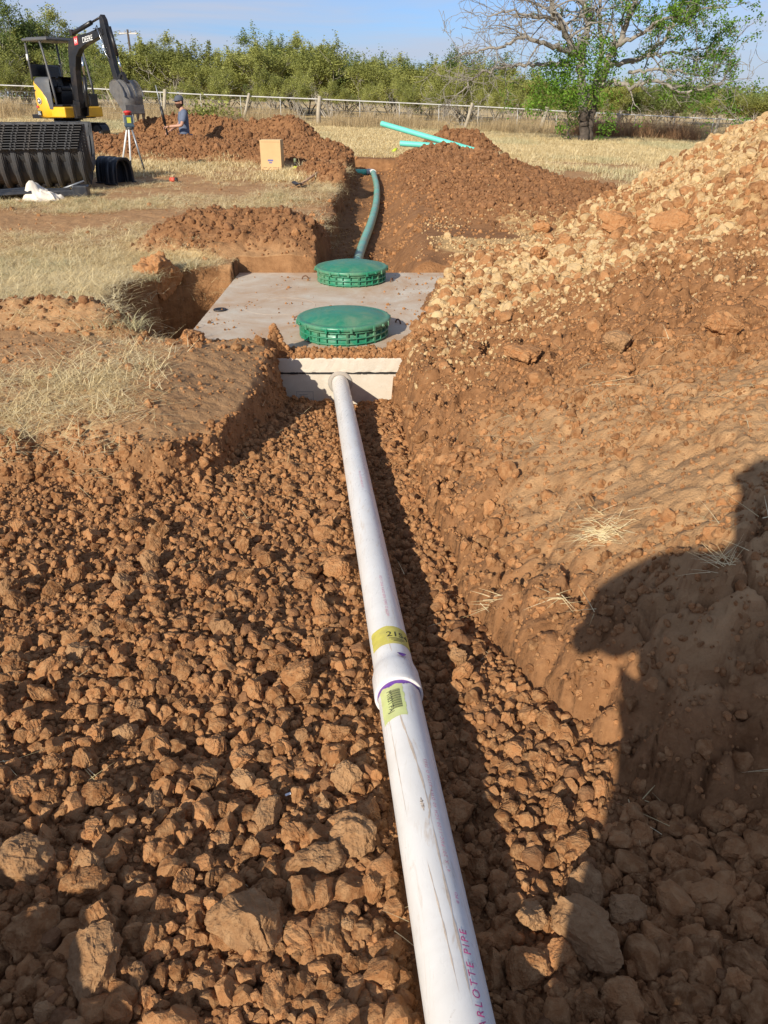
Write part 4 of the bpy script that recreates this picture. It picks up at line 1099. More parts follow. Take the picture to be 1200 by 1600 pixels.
# white scrap of plastic in the rubble
p = atz(450, 1241, .14); t = MB(); t.box((0, 0, 0), (.014, .006, .002), bev=.0008)
o = t.build('plastic_scrap', simple('scrap', (.8, .8, .8), .5)); o.location = (p.x, p.y, gz(p.x, p.y)+.022); o.rotation_euler = (.2, -.2, .3); tag(o, 'tiny white plastic scrap on the rubble left of the pipe', 'scrap')

# ------------------------------------------------------------------ leaching chambers
CH = simple('chamber_black', (.048, .048, .050), .5, var=.25, scale=5, dirt=(.16, .11, .07), dirt_amt=.25)
def chamber_mesh(Lc=2.5, wid=1.15, h=.60, th=.010, pitch=.19, per=14):
    """trough, open side up: the arch laid upside down. x along, y across"""
    nx = int(Lc/pitch*per); na = 40; vs = []; 
    for side in (0, 1):
        for i in range(nx+1):
            x = -Lc/2+Lc*i/nx; ph = (i/per) % 1.0
            rib = 1.0 if ph < .40 else 0.0
            rib = sm(.0, .10, np.array([ph]))[0]*(1-sm(.36, .50, np.array([ph]))[0])
            for j in range(na+1):
                q = -1+2*j/na; a = math.pi*(1-abs(0))*0
                ang = math.pi*(j/na)                    # 0..pi
                c, s_ = math.cos(ang), math.sin(ang)
                ww = wid/2-.075; yv = -ww*math.copysign(abs(c)**.72, c); zv = h*(1-s_**.85)
                env = min(1, s_*3.2)
                k = .085*(1-rib)*env+(th if side else 0)
                yv *= (1-k/ww*1.0); zv += k*s_*.8
                vs.append((x, yv, zv))
    m = na+1; fs = []; off_ = (nx+1)*m
    for i in range(nx):
        for j in range(na):
            a_ = i*m+j; fs.append([a_, a_+1, a_+m+1, a_+m]); fs.append([off_+a_, off_+a_+m, off_+a_+m+1, off_+a_+1])
    for i in range(nx):
        for j in (0, na):
            a_ = i*m+j; fs.append([a_, a_+m, off_+a_+m, off_+a_])
    for j in range(na):
        for i in (0, nx):
            a_ = i*m+j; fs.append([a_, a_+1, off_+a_+1, off_+a_])
    mb = MB(); mb.add(vs, fs, False)
    # flanges with stiffening teeth
    for sy in (-1, 1):
        mb.box((0, sy*(wid/2-.045), h), (Lc, .09, .008))
        mb.box((0, sy*(wid/2+.006), h-.001), (Lc, .008, .012))
        for i in range(int(Lc/pitch)+1):
            xx = -Lc/2+pitch*(i+.2)
            if xx < Lc/2-.02:
                for dx in (0, .060): mb.box((xx+dx, sy*(wid/2-.003), h-.006), (.024, .046, .026))
    return mb
root = empty('leaching_chamber', (0, 0, 0))
cm = chamber_mesh().build('chamber_shell', CH, root)
mb = MB()
for sx in (-1, 1):
    vs = []; na = 24; h = .60; ww = .50
    prof = [(-ww*math.copysign(abs(math.cos(math.pi*j/na))**.72, math.cos(math.pi*j/na)), h*(1-math.sin(math.pi*j/na)**.85)) for j in range(na+1)]
    inn = [(a*.86, b*.80+h*.2) for a, b in prof]
    for (a, b), (c, d) in zip(prof, inn): vs += [(1.255*sx, a*1.03, b-.008), (1.255*sx, c, d), (1.275*sx, a*1.03, b-.008), (1.275*sx, c, d)]
    fs = []
    for j in range(na):
        o_ = 4*j; fs += [[o_, o_+1, o_+5, o_+4], [o_+2, o_+6, o_+7, o_+3], [o_, o_+4, o_+6, o_+2], [o_+1, o_+3, o_+7, o_+5]]
    mb.add(vs, fs)
mb.build('end_rim', CH, root)
cx0 = at(142, 288, 12.55).x; cg = gz(cx0-1.2, 12.9)
cl0 = Vector((cx0-1.50, 12.95, cg+.0))
NCH = 10
ordn = ['lowest', 'second', 'third', 'fourth', 'fifth', 'sixth', 'seventh', 'eighth', 'ninth', 'topmost']
for i in range(NCH):
    o = root if i == 0 else copy_tree(root)
    o.location = cl0+Vector((.010*i+rnd.uniform(-.008, .008)*(i > 0), .008*i, .035*i)); o.rotation_euler = (0, 0, R(13))
    tag(o, ('black plastic chamber, %s from the ground in the upturned stack' % ordn[i]) if 0 < i < NCH-1 else 'black plastic chamber, %s of the upturned stack' % ordn[i], 'drain chamber', 'upturned black chambers in a stack')
# end caps standing on the ground right of the stack
CH2 = simple('cap_black', (.018, .021, .028), .38, var=.2, scale=5, dirt=(.2, .15, .1), dirt_amt=.2)
def end_cap(x, y, rz, label, w_=.46, h_=.40, d_=.22):
    z_ = gz(x, y); t = empty('end_cap', (x, y, z_), rz); tag(t, label, 'end cap', 'black end caps beside the chamber stack')
    mb = MB(); n = 22; vs = []; prof = []
    for side in (0, 1):
        for i in range(13):
            xx = -d_/2+d_*i/12; rb = .022 if (i//3) % 2 else 0
            for j in range(n+1):
                q = math.pi*j/n; rr = 1-(rb+(.012 if side else 0))/.3
                vs.append((xx, -w_/2*math.copysign(abs(math.cos(q))**.6, math.cos(q))*rr, h_*(math.sin(q)**.7)*rr))
    m = n+1; o_ = 13*m; fs = []
    for i in range(12):
        for j in range(n):
            a_ = i*m+j; fs.append([a_, a_+1, a_+m+1, a_+m]); fs.append([o_+a_, o_+a_+m, o_+a_+m+1, o_+a_+1])
    for j in range(n):
        for i in (0, 12): a_ = i*m+j; fs.append([a_, a_+1, o_+a_+1, o_+a_])
    mb.add(vs, fs); mb.build('cap_shell', CH2, t)
    pl_ = MB(); pts = [(-w_/2*.97*math.copysign(abs(math.cos(math.pi*j/n))**.6, math.cos(math.pi*j/n)), h_*.97*math.sin(math.pi*j/n)**.7) for j in range(n+1)]
    pl_.prism(pts, (Vector((-d_/2+.02, 0, 0)), Vector((0, 1, 0)), Vector((0, 0, 1)), Vector((1, 0, 0))), .012); pl_.build('cap_plate', CH2, t)
    fl = MB(); fl.box((0, w_/2+.02, .012), (d_, .06, .016)); fl.box((0, -w_/2-.02, .012), (d_, .06, .016)); fl.build('foot_flange', CH2, t)
pc = at(158, 282, 13.2); end_cap(pc.x-.15, 14.1, R(-12), 'black ribbed end cap touching the right end of the chamber stack')
pc = at(176, 280, 13.2); end_cap(pc.x-.1, 13.9, R(-20), 'outermost black ribbed end cap, open side to the right')
# flat black pieces on the ground
def flatpiece(px, py, y, dims, rz, label, ridges=3):
    p = at(px, py, y); z_ = gz(p.x, p.y); t = MB(); r = random.Random(px)
    vs = []; fs = []; nx, ny = 2, 18
    for j in range(ny+1):
        v_ = j/ny; zz = .05+.035*math.sin(v_*ridges*2*math.pi)+.03*v_
        for i in range(nx+1): vs.append(((i/nx-.5)*dims[0]*(1-.25*v_), (v_-.5)*dims[1], zz+.02*i))
    for j in range(ny):
        for i in range(nx): a_ = j*(nx+1)+i; fs.append([a_, a_+1, a_+nx+2, a_+nx+1])
    t.add(vs, fs); o = t.build('black_panel', CH2); o.modifiers.new('thick', 'SOLIDIFY').thickness = .008
    o.location = (p.x, p.y, z_+.01); o.rotation_euler = (0, 0, rz); tag(o, label, 'plastic panel'); return o
flatpiece(14, 297, 12.05, (.75, .55), R(8), 'folded black corrugated plastic sheet at the left edge on the ground')
t = empty('inlet_cover', (at(105, 283, 12.2).x, 12.2, gz(at(105, 283, 12.2).x, 12.2)), R(10)); tag(t, 'black box-ended plastic fitting in front of the chamber stack', 'fitting')
m_ = MB(); m_.box((.17, 0, .09), (.22, .22, .17), bev=.02); m_.build('socket', CH2, t)
m_ = MB(); m_.box((-.14, 0, .07), (.44, .16, .09), bev=.015); m_.box((-.16, 0, .125), (.36, .03, .03)); m_.build('channel', CH2, t)
m_ = MB(); m_.tube([(-.10, .05, .12), (.22, .10, .22)], .014, 8); m_.build('strut', GRY, t)
# crumpled white sack
bm = bmesh.new(); bmesh.ops.create_grid(bm, x_segments=60, y_segments=36, size=.5)
vv = np.array([v.co[:] for v in bm.verts]); xx, yy_ = vv[:, 0], vv[:, 1]
rr = np.hypot(xx/.5, yy_/.5); hh = (.16*np.exp(-((xx+.22)/.16)**2)+.10)*np.clip(1-rr**3, 0, 1)+.05*fbm(xx*4, yy_*7, 4, 300)+.05*np.abs(fbm(xx*5+yy_*4, yy_*3-xx*2, 3, 305))
for v, h_, a_ in zip(bm.verts, hh, rr):
    v.co = Vector((v.co.x*.62*(1+.1*math.sin(v.co.y*14)), v.co.y*.5*(1+.12*math.sin(v.co.x*17)), max(h_, .0)*1.0))
me = bpy.data.meshes.new('plastic_sack'); bm.to_mesh(me); bm.free()
for p_ in me.polygons: p_.use_smooth = True
SACK = simple('sack_white', (.74, .66, .55), .6, var=.06, dirt=(.5, .38, .26), dirt_amt=.4)
o = add_obj('plastic_sack', me, mat=SACK); p = at(64, 290, 12.0); o.location = (p.x, p.y, gz(p.x, p.y)+.0); o.rotation_euler = (0, 0, R(-8)); tag(o, 'crumpled cream white plastic sack on the ground before the black chambers', 'sack')
# ------------------------------------------------------------------ leaf and grass materials
def leafmat(name, cols, trans=.25, rough=.6):
    m, nt, bs = new_mat(name)
    a = attr(nt, 'lv'); oi = nt.nodes.new('ShaderNodeObjectInfo')
    ramp = nt.nodes.new('ShaderNodeValToRGB'); e = ramp.color_ramp.elements
    e[0].color = cols[0]+(1,); e[0].position = 0; e[1].color = cols[-1]+(1,); e[1].position = 1
    for i, c in enumerate(cols[1:-1]): k = e.new((i+1)/(len(cols)-1)); k.color = c+(1,)
    f = mth(nt, 'ADD', mth(nt, 'MULTIPLY', a.outputs['Fac'], .75), mth(nt, 'MULTIPLY', oi.outputs['Random'], .25)); nt.links.new(f, ramp.inputs[0])
    nt.links.new(ramp.outputs[0], bs.inputs['Base Color']); bs.inputs['Roughness'].default_value = rough; bs.inputs['Specular IOR Level'].default_value = .25
    tr = nt.nodes.new('ShaderNodeBsdfTranslucent'); nt.links.new(ramp.outputs[0], tr.inputs[0])
    mx = nt.nodes.new('ShaderNodeMixShader'); mx.inputs[0].default_value = trans
    nt.links.new(bs.outputs[0], mx.inputs[1]); nt.links.new(tr.outputs[0], mx.inputs[2]); nt.links.new(mx.outputs[0], nt.nodes['Material Output'].inputs[0])
    return m
LEAF_MESQ = leafmat('leaf_mesquite', [(.17, .185, .050), (.31, .32, .080), (.43, .43, .13)], .3)
LEAF_DARK = leafmat('leaf_dark', [(.095, .125, .035), (.15, .195, .05), (.22, .26, .075)], .25)
LEAF_TREE = leafmat('leaf_bright', [(.055, .115, .015), (.11, .22, .022), (.21, .34, .04)], .3)
STRAW = leafmat('straw', [(.50, .37, .17), (.78, .61, .32), (.90, .78, .50)], .15, .7)
GREYGRASS = leafmat('grey_green_grass', [(.36, .32, .17), (.58, .51, .28), (.80, .69, .43)], .15, .7)
GOLD = leafmat('gold_grass', [(.30, .215, .115), (.50, .37, .20), (.70, .55, .32)], .2, .7)
RUSTG = leafmat('rust_grass', [(.26, .13, .065), (.40, .23, .12), (.50, .34, .19)], .2, .7)
BARKG = simple('bark_grey', (.27, .24, .20), .9, var=.3, scale=6, bumpd=.01)
BARKD = simple('bark_dark', (.085, .065, .05), .95, var=.35, scale=8, bumpd=.02)
TWIG = simple('twig_grey', (.36, .32, .27), .9, var=.25, scale=3)
def set_lv(me, vals):
    a = me.attributes.new('lv', 'FLOAT', 'FACE'); a.data.foreach_set('value', np.asarray(vals, np.float32))
def leaf_quads(C, size, r, asp=.5, droop=0.0):
    """C (n,3) centres -> folded little quads"""
    n = len(C); d = r.normal(size=(n, 3)); d[:, 2] = d[:, 2]*.7-droop; d /= np.linalg.norm(d, axis=1)[:, None]
    e = np.cross(d, r.normal(size=(n, 3))); e /= np.linalg.norm(e, axis=1)[:, None]
    s = size*r.uniform(.6, 1.3, (n, 1))
    a = C-d*s; b = C+e*s*asp; c = C+d*s; f = C-e*s*asp
    V_ = np.stack([a, b, c, f], 1).reshape(-1, 3); F_ = np.arange(4*n).reshape(n, 4); return V_, F_
def blades(n, r, length, spread, width, lie=.3, curve=.5, seg=3, aim=None):
    """grass blades fanning from near the origin"""
    Vs = []; Fs = []; b = 0
    for i in range(n):
        a = r.uniform(0, 2*math.pi) if aim is None else aim+r.normal(0, .45)+(math.pi if r.random() < .45 else 0); x0 = r.normal(0, spread); y0 = r.normal(0, spread)
        L_ = length*r.uniform(.5, 1.2); th = math.pi/2-(lie+r.uniform(-.3, .3)); ca, sa = math.cos(a), math.sin(a); p = np.array([x0, y0, 0.0])
        wv = width*r.uniform(.6, 1.3); q = np.array([-sa, ca, 0])*wv
        for k in range(seg+1):
            t_ = k/seg; w2 = (1-t_*.85)
            Vs += [p-q*w2, p+q*w2]
            th2 = th-curve*t_*1.6
            p = p+np.array([ca*math.cos(th2), sa*math.cos(th2), math.sin(th2)])*(L_/seg); p[2] = max(p[2], .002)
        for k in range(seg): Fs.append([b+2*k, b+2*k+1, b+2*k+3, b+2*k+2])
        b += 2*(seg+1)
    return np.array(Vs), np.array(Fs)
def grass_src(name, mat, seed, **kw):
    r = np.random.default_rng(seed); V_, F_ = blades(r=r, **kw); me = np_mesh(name, V_, F_, True, [mat]); n = kw['n']; seg = kw.get('seg', 3)
    set_lv(me, np.repeat(r.random(n), seg)); return hidden_obj(name, me)
# lying straw mats, upright grey-green tufts, tall gold grass
MAT = [grass_src('straw_shape', STRAW, 400+i, n=26, length=.13, spread=.075, width=.0017, lie=1.42, curve=.10, seg=2) for i in range(4)]
TUFT = [grass_src('tuft_shape', GREYGRASS, 420+i, n=46, length=.135, spread=.022, width=.0019, lie=.75, curve=.75, seg=4) for i in range(3)]
TUFTS = [grass_src('tuft_shape', STRAW, 430+i, n=36, length=.11, spread=.035, width=.0019, lie=.95, curve=.6, seg=3) for i in range(3)]
FIELD = [grass_src('field_shape', STRAW, 440+i, n=60, length=.13, spread=.16, width=.0045, lie=.75, curve=.6, seg=2) for i in range(3)]
FIELDG = [grass_src('field_shape', GREYGRASS, 446+i, n=60, length=.14, spread=.16, width=.0045, lie=.6, curve=.6, seg=2) for i in range(2)]
TALL = [grass_src('tall_shape', GOLD, 450+i, n=70, length=.56, spread=.14, width=.0055, lie=.22, curve=.45, seg=3) for i in range(4)]
def up_rots(n): return np.stack([rng.normal(0, .08, n), rng.normal(0, .08, n), rng.uniform(0, 6.283, n)], -1)
def gscatter(name, x, y, z, s, src, dz=.0):
    return scatter(name, np.stack([x, y, z+dz], -1), s, src, rots=up_rots(len(x)))
G1 = lambda x, y: fbm(x*.55, y*.55, 4, 500)
def matf(x, y, z, Kk, mm): return np.clip(mm[6]*1.0, 0, 1)*(y < 14)
x, y, z = sample(46000, -9, -.6, 3.0, 14.0, matf); gscatter('straw_litter', x, y, z, rng.uniform(.6, 1.2, len(x)), MAT, .008)
def tuf(x, y, z, Kk, mm): return np.clip((mm[6]-.25)*.9*sm(.0, .4, G1(x, y)), 0, 1)*sm(4.2, 5.0, y)
x, y, z = sample(12000, -9, -.9, 3.4, 14.5, tuf); gscatter('dry_grass', x, y, z, rng.uniform(.55, 1.15, len(x)), TUFT, -.004)
x, y, z = sample(11000, -9.5, -.8, 3.4, 16.5, lambda x, y, z, Kk, mm: np.clip(mm[6]*.8, 0, 1)); gscatter('dry_grass', x, y, z, rng.uniform(.6, 1.2, len(x)), TUFTS, -.004)
# straw along the trench lip and the bank
x, y, z = sample(5000, -1.25, -.62, 8.2, 18.5, lambda x, y, z, Kk, mm: .5*(Kk['tm'] < .7)*(mm[0] < .3)*sm(-.1, .3, fbm(x*2, y*1.1, 3, 510))); gscatter('straw_litter', x, y, z, rng.uniform(.5, 1.0, len(x)), MAT, .012)
# far field
x, y, z = sample(34000, -14, 14, 14.5, 39, lambda x, y, z, Kk, mm: np.clip(mm[6]*1.3, 0, 1)); s_ = rng.uniform(.7, 1.2, len(x))
gf = sm(.15, .45, fbm(x*.3, y*.25, 3, 520)+.12*sm(2, 6, x))*.8 > rng.random(len(x))
gscatter('field_grass', x[~gf], y[~gf], z[~gf], s_[~gf], FIELD); gscatter('field_grass', x[gf], y[gf], z[gf], s_[gf], FIELDG)
# straw bits on the right bank, a few strands in the rubble
ONE = [grass_src('strand_shape', STRAW, 460+i, n=3, length=.11, spread=.02, width=.0013, lie=1.45, curve=.08, seg=3) for i in range(5)]
x, y, z = sample(900, -1.6, 3, .8, 5.0, lambda x, y, z, Kk, mm: np.clip(Kk['nmask']*(.25+.6*sm(0, .4, fbm(x*1.5, y*1.5, 2, 530)))+mm[1]*.12, 0, 1)); gscatter('straw_litter', x, y, z, rng.uniform(.5, 1.1, len(x)), ONE, .012)
def hit(px, py, y0=.6, y1=24, n=5000):
    d = ray(px, py); t_ = np.linspace(y0, y1, n); hz = surf(d.x*t_, d.y*t_)[0]; k = np.argmax(CAMZ+d.z*t_ < hz); return Vector((d.x*t_[k], d.y*t_[k], hz[k]))
# straw tuft lying on the bank
r = np.random.default_rng(77)
def straw_bunch(px, py, label, n, L_, sp_, seed, lie=1.50):
    r = np.random.default_rng(seed); V_, F_ = blades(n, r, L_, sp_, .0011, lie=lie, curve=.10, seg=4, aim=2.6); me = np_mesh('straw_bunch', V_, F_, True, [STRAW]); set_lv(me, np.repeat(r.uniform(.4, 1, n), 4))
    o = add_obj('straw_bunch', me); p = hit(px, py); o.location = p+Vector((0, 0, .015)); o.rotation_euler = (.15, -.55, 0)
    tag(o, label, 'straw')
straw_bunch(940, 838, 'pale bunch of straw lying on the sunny slope right of the pipe', 110, .085, .034, 1)
straw_bunch(872, 940, 'thin straw sprig lying below the larger bunch on the slope', 14, .09, .012, 2)
straw_bunch(1130, 890, 'dry grass roots in the shadow on the bank', 26, .08, .02, 3, .9)
straw_bunch(765, 985, 'few straw stalks on the slope just right of the yellow sticker', 10, .10, .02, 4)
straw_bunch(985, 595, 'bent straw stalks high on the red bank', 9, .16, .05, 5)

# tufts hanging over the sod block at the pit
for (px, py, lab, sd) in ((228, 432, 'grey green grass on top of the upright sod block', 11), (285, 420, 'grass clump on the sod between the block and the pit', 12), (205, 505, 'spiky grey grass tuft at the near end of the pit', 13), (170, 500, 'spiky grass tuft beside the small dirt clods left of the pit', 14)):
    r = np.random.default_rng(sd); V_, F_ = blades(120, r, .17, .07, .0022, lie=.85, curve=.8, seg=4); me = np_mesh('grass_tuft', V_, F_, True, [GREYGRASS]); set_lv(me, np.repeat(r.random(120), 4))
    p = hit(px, py+8); o = add_obj('grass_tuft', me); o.location = p+Vector((0, .03, .0)); tag(o, lab, 'grass tuft')

# ------------------------------------------------------------------ fence
FY = 37.0
fence = empty('fence', (0, FY, base(0, FY))); FO = Vector(fence.location)
tag(fence, 'long pale pipe-rail fence crossing the field before the brush', 'fence')
RAIL = simple('rail_white', (.56, .54, .50), .55, var=.1, dirt=(.25, .2, .15), dirt_amt=.4)
POSTM = simple('post_wood', (.40, .34, .25), .85, var=.25, scale=4, bumpd=.01); POSTS = simple('post_steel', (.50, .48, .44), .6, var=.15)
top_px = [(-200, 124), (0, 133), (155, 139), (300, 147), (500, 155), (740, 166), (900, 175), (1100, 185), (1300, 194)]
tp = [at(a, b, FY) for a, b in top_px]
MB().tube([p-FO for p in tp], .024, 8).build('top_rail', RAIL, fence)
def rail_z(x): return float(np.interp(x, [p.x for p in tp], [p.z for p in tp]))
for px in range(-120, 1320, 62):
    X_ = at(px, 160, FY).x; zt_ = rail_z(X_); zb_ = float(base(X_, FY))
    if px in (4+62*0,): continue
    MB().tube([(X_-FO.x, 0, zb_-.1-FO.z), (X_-FO.x, 0, zt_-FO.z)], .015, 6).build('steel_post', POSTS, fence)
for (px, lean, w_) in ((258, .12, .075), (388, .55, .06), (497, .02, .085), (735, .42, .07), (852, .30, .085), (968, .22, .085), (1125, .1, .07)):
    X_ = at(px, 160, FY).x; zt_ = rail_z(X_); zb_ = float(base(X_, FY))
    MB().tube([(X_-lean*.6-FO.x, -.12, zb_-.1-FO.z), (X_-lean*.2-FO.x, -.11, (zb_+zt_)/2-FO.z), (X_+.08-FO.x, -.10, zt_+.12-FO.z)], [w_*1.1, w_, w_*.85], 8).build('wood_post', POSTM, fence)
WIRE = simple('wire', (.30, .28, .25), .5, metal=.6)
wv = MB()
for q in (.2, .4, .6, .8):
    wv.tube([(p.x-FO.x, .03, (float(base(p.x, FY))*(1-q)+p.z*q)-FO.z) for p in tp], .0045, 4)
wv.build('wire', WIRE, fence)
# tall dry grass along the fence
def talls(n, x0, x1, y0, y1, src, s0, s1, name='tall_grass', fn=None):
    x = rng.uniform(x0, x1, n); y = rng.uniform(y0, y1, n); k = in_view(x, y, 2)
    if fn is not None: k &= rng.random(n) < fn(x, y)
    x, y = x[k], y[k]; z = base(x, y); return gscatter(name, x, y, z-.03, rng.uniform(s0, s1, len(x)), src)
talls(4600, -22, 20, 34.5, 42, TALL, .45, 1.25, fn=lambda x, y: np.clip(.45+1.3*fbm(x*.35, y*.35, 3, 540), 0, 1)*(.35+.65*sm(34.5, 36.5, y)))
talls(1500, -22, -6, 27, 35, TALL, .35, .7, fn=lambda x, y: sm(.0, .3, fbm(x*.3, y*.3, 3, 541))*.6)
RUSTT = [grass_src('tall_shape', RUSTG, 470+i, n=110, length=.95, spread=.2, width=.006, lie=.35, curve=.6, seg=3) for i in range(3)]
for (px, rr_, n_, lab) in ((935, 1.0, 46, 'reddish dry grass heap by the fence right of the tree'), (1060, .8, 26, 'rusty dry grass clump above the gravel pile'), (1000, .7, 20, 'low tan grass clump between the two reddish clumps')):
    p = at(px, 205, 34.5); x = rng.normal(p.x, rr_*.55, n_); y = rng.normal(34.6, .5, n_); r = np.random.default_rng(px)
    Vs, Fs, lv, b = [], [], [], 0
    for i in range(n_):
        V_, F_ = blades(60, r, .95*r.uniform(.7, 1.2), .2, .006, lie=.4, curve=.6, seg=3); V_ = V_+np.array([x[i]-p.x, y[i]-34.6, 0]); Vs.append(V_); Fs.append(F_+b); b += len(V_); lv += list(np.repeat(r.random(60), 3))
    me = np_mesh('dry_grass_clump', np.concatenate(Vs), np.concatenate(Fs), True, [RUSTG]); set_lv(me, lv); o = add_obj('dry_grass_clump', me); o.location = (p.x, 34.6, float(base(p.x, 34.6))); tag(o, lab, 'grass clump')

# ------------------------------------------------------------------ brush trees behind the fence
def branches(r, start, dirn, L_, rad, depth, out, tips, gnarl=.25, up=.05, kids=(2, 3)):
    p = Vector(start); d = Vector(dirn).normalized(); n = 4; pts = [p.copy()]; rads = [rad]
    for i in range(n):
        d = (d+Vector((r.normal(0, gnarl), r.normal(0, gnarl), r.normal(0, gnarl)+up))).normalized()
        p = p+d*(L_/n); pts.append(p.copy()); rads.append(rad*(1-.55*(i+1)/n))
    out.append((pts, rads))
    if depth <= 0: tips.append(p.copy()); return
    for k in range(int(r.integers(kids[0], kids[1]+1))):
        i = int(r.integers(2, n+1)); d2 = (d+Vector((r.normal(0, .75), r.normal(0, .75), r.normal(.1, .45)))).normalized()
        branches(r, pts[i], d2, L_*r.uniform(.55, .8), rads[i]*.75, depth-1, out, tips, gnarl, up, kids)
def brush_variant(seed, h=3.6, wid=2.2, nleaf=5200, leaf=LEAF_MESQ, bare=.25, dens=1.0, lsize=.044):
    r = np.random.default_rng(seed); out = []; tips = []
    for i in range(int(r.integers(5, 8))):
        a = r.uniform(0, 6.28); branches(r, (r.normal(0, .2), r.normal(0, .2), 0), (math.cos(a)*.55, math.sin(a)*.55, 1), h*.42, .035, 3, out, tips, .18, .10, (2, 3))
    mb = MB()
    for pts, rads in out: mb.tube(pts, [max(q, .007) for q in rads], 4, cap=False)
    # crown: lobes carried by the tips
    T = np.array([t_[:] for t_ in tips]); T[:, :2] *= wid/2.2
    keep = r.random(len(T)) > bare; T = T[keep]
    nl = max(20, int(len(T)*dens)); sel = T[r.integers(0, len(T), nl)]
    per = int(nleaf/nl); C = []
    for c in sel:
        rr = r.uniform(.16, .42); q = r.normal(size=(per, 3))*np.array([1, 1, .8])*rr*.62; C.append(c+q)
    # sprigs reaching upward
    for c in sel[:int(len(sel)*.5)]:
        k = int(per*.35); t_ = r.random(k)[:, None]; dd = np.array([r.normal(0, .25), r.normal(0, .25), 1]); C.append(c+dd*t_*r.uniform(.3, .75)+r.normal(size=(k, 3))*.05)
    C = np.concatenate(C); C = C[C[:, 2] > .35]
    V_, F_ = leaf_quads(C, lsize, r, .45, .25)
    me = np_mesh('crown', V_, F_, False, [leaf]); lobe = np.clip(.5+.9*fbm(C[:, 0]*1.5+seed, C[:, 2]*1.5+C[:, 1], 2, 560)+r.normal(0, .15, len(C)), 0, 1); set_lv(me, lobe)
    return mb, me
BV = []
for i in range(6):
    mb, me = brush_variant(600+i*7, h=r_h, wid=w_, bare=b_, leaf=lf_, nleaf=nl_) if False else brush_variant(600+i*7, h=[3.4, 3.8, 3.1, 3.6, 3.3, 4.0][i], wid=[2.2, 1.9, 2.6, 2.1, 2.3, 2.1][i], bare=[.1, .2, .15, .45, .1, .25][i], leaf=[LEAF_MESQ, LEAF_MESQ, LEAF_DARK, LEAF_MESQ, LEAF_MESQ, LEAF_DARK][i], nleaf=[19000, 18000, 19000, 9000, 20000, 18000][i])
    BV.append((mb, me))
HH = []
for _mb, _me in BV:
    _z = np.empty(len(_me.vertices)*3, np.float32); _me.vertices.foreach_get('co', _z); HH.append(float(np.percentile(_z[2::3], 99.0)))
TM = []
for mb, me in BV:
    m_ = bpy.data.meshes.new('stems'); m_.from_pydata([tuple(v) for v in mb.v], [], mb.f); m_.materials.append(TWIG); TM.append(m_)
def brush(px, top, y, v, name='brush_tree', label=None, group='brush trees behind the fence', wide=1.0, rz=None):
    p = at(px, 150, y); z0 = float(base(p.x, y)); zt_ = at(px, top, y).z; hh = HH[v]
    t = empty(name, (p.x, y, z0-.05), rnd.uniform(0, 6.3) if rz is None else rz); s_ = (zt_-z0)/hh*(.93 if px > 110 else 1.0); sw = min(s_*wide, 1.6); t.scale = (sw, sw, s_)
    a = bpy.data.objects.new('trunk', TM[v]); link(a, t); b = bpy.data.objects.new('crown', BV[v][1]); link(b, t)
    tag(t, label, 'tree', group); return t
# (pixel x, pixel of the top, distance, variant)
row = [(-60, 40, 50, 0), (-15, 62, 47, 1), (30, 66, 49, 4), (62, 14, 54, 5), (96, 20, 55, 1), (40, 34, 56, 5), (135, 75, 47, 2), (165, 78, 52, 0), (205, 66, 50, 4), (252, 48, 53, 1), (285, 60, 50, 0), (318, 82, 47, 4), (352, 74, 52, 1),
       (385, 68, 50, 0), (425, 60, 53, 4), (455, 42, 56, 5), (480, 48, 54, 1), (515, 70, 50, 0), (545, 72, 52, 2), (575, 84, 49, 4), (610, 82, 53, 1), (640, 90, 50, 0), (672, 92, 52, 5), (705, 96, 50, 1), (738, 72, 55, 2), (770, 98, 50, 4),
       (800, 112, 52, 0), (835, 118, 54, 1), (870, 124, 56, 4), (905, 122, 58, 2), (945, 118, 56, 0), (985, 122, 60, 1), (1025, 124, 58, 4), (1065, 118, 56, 2), (1105, 132, 64, 0), (1150, 140, 68, 1), (1200, 146, 70, 4), (1250, 142, 66, 2),
       (-100, 60, 56, 2), (180, 86, 44.5, 3), (345, 100, 44, 3), (415, 96, 44.5, 3), (470, 100, 45, 3), (620, 112, 44, 3), (690, 104, 44.5, 3), (725, 92, 45, 3), (790, 126, 45, 3), (930, 132, 46, 3), (20, 98, 44, 3)]+[(px_, 104+px_*.028+(px_*37 % 11), 42.5+(px_*13 % 3), 3) for px_ in range(-60, 900, 58)]
VL = ['light green feathery brush tree in the row behind the fence', 'light green feathery brush tree in the row behind the fence', 'darker green bushy tree in the row behind the fence', 'half bare grey-stemmed brush directly behind the fence', 'light green feathery brush tree in the row behind the fence', 'darker green bushy tree in the row behind the fence']
for (px, top, y, v) in row:
    lab = VL[v]; g = {3: 'half bare brush', 2: 'dark brush trees', 5: 'dark brush trees'}.get(v, 'light green brush trees')
    if px == 62: lab, g = 'tallest tree at upper left, standing above the excavator canopy', None
    brush(px, top, y, v, label=lab, group=g, wide=1.25 if v != 3 else 1.0)
# low filler shrubs behind
for i in range(34):
    px = -100+i*40+rnd.uniform(-10, 10); y = rnd.uniform(58, 72); top = float(np.interp(px, [-100, 300, 700, 900, 1300], [92, 96, 112, 132, 150]))
    brush(px, top, y, rnd.choice([0, 1, 4]), name='shrub', label='low pale green shrub filling the gaps behind the tree row', group='shrubs behind the tree row', wide=1.7)
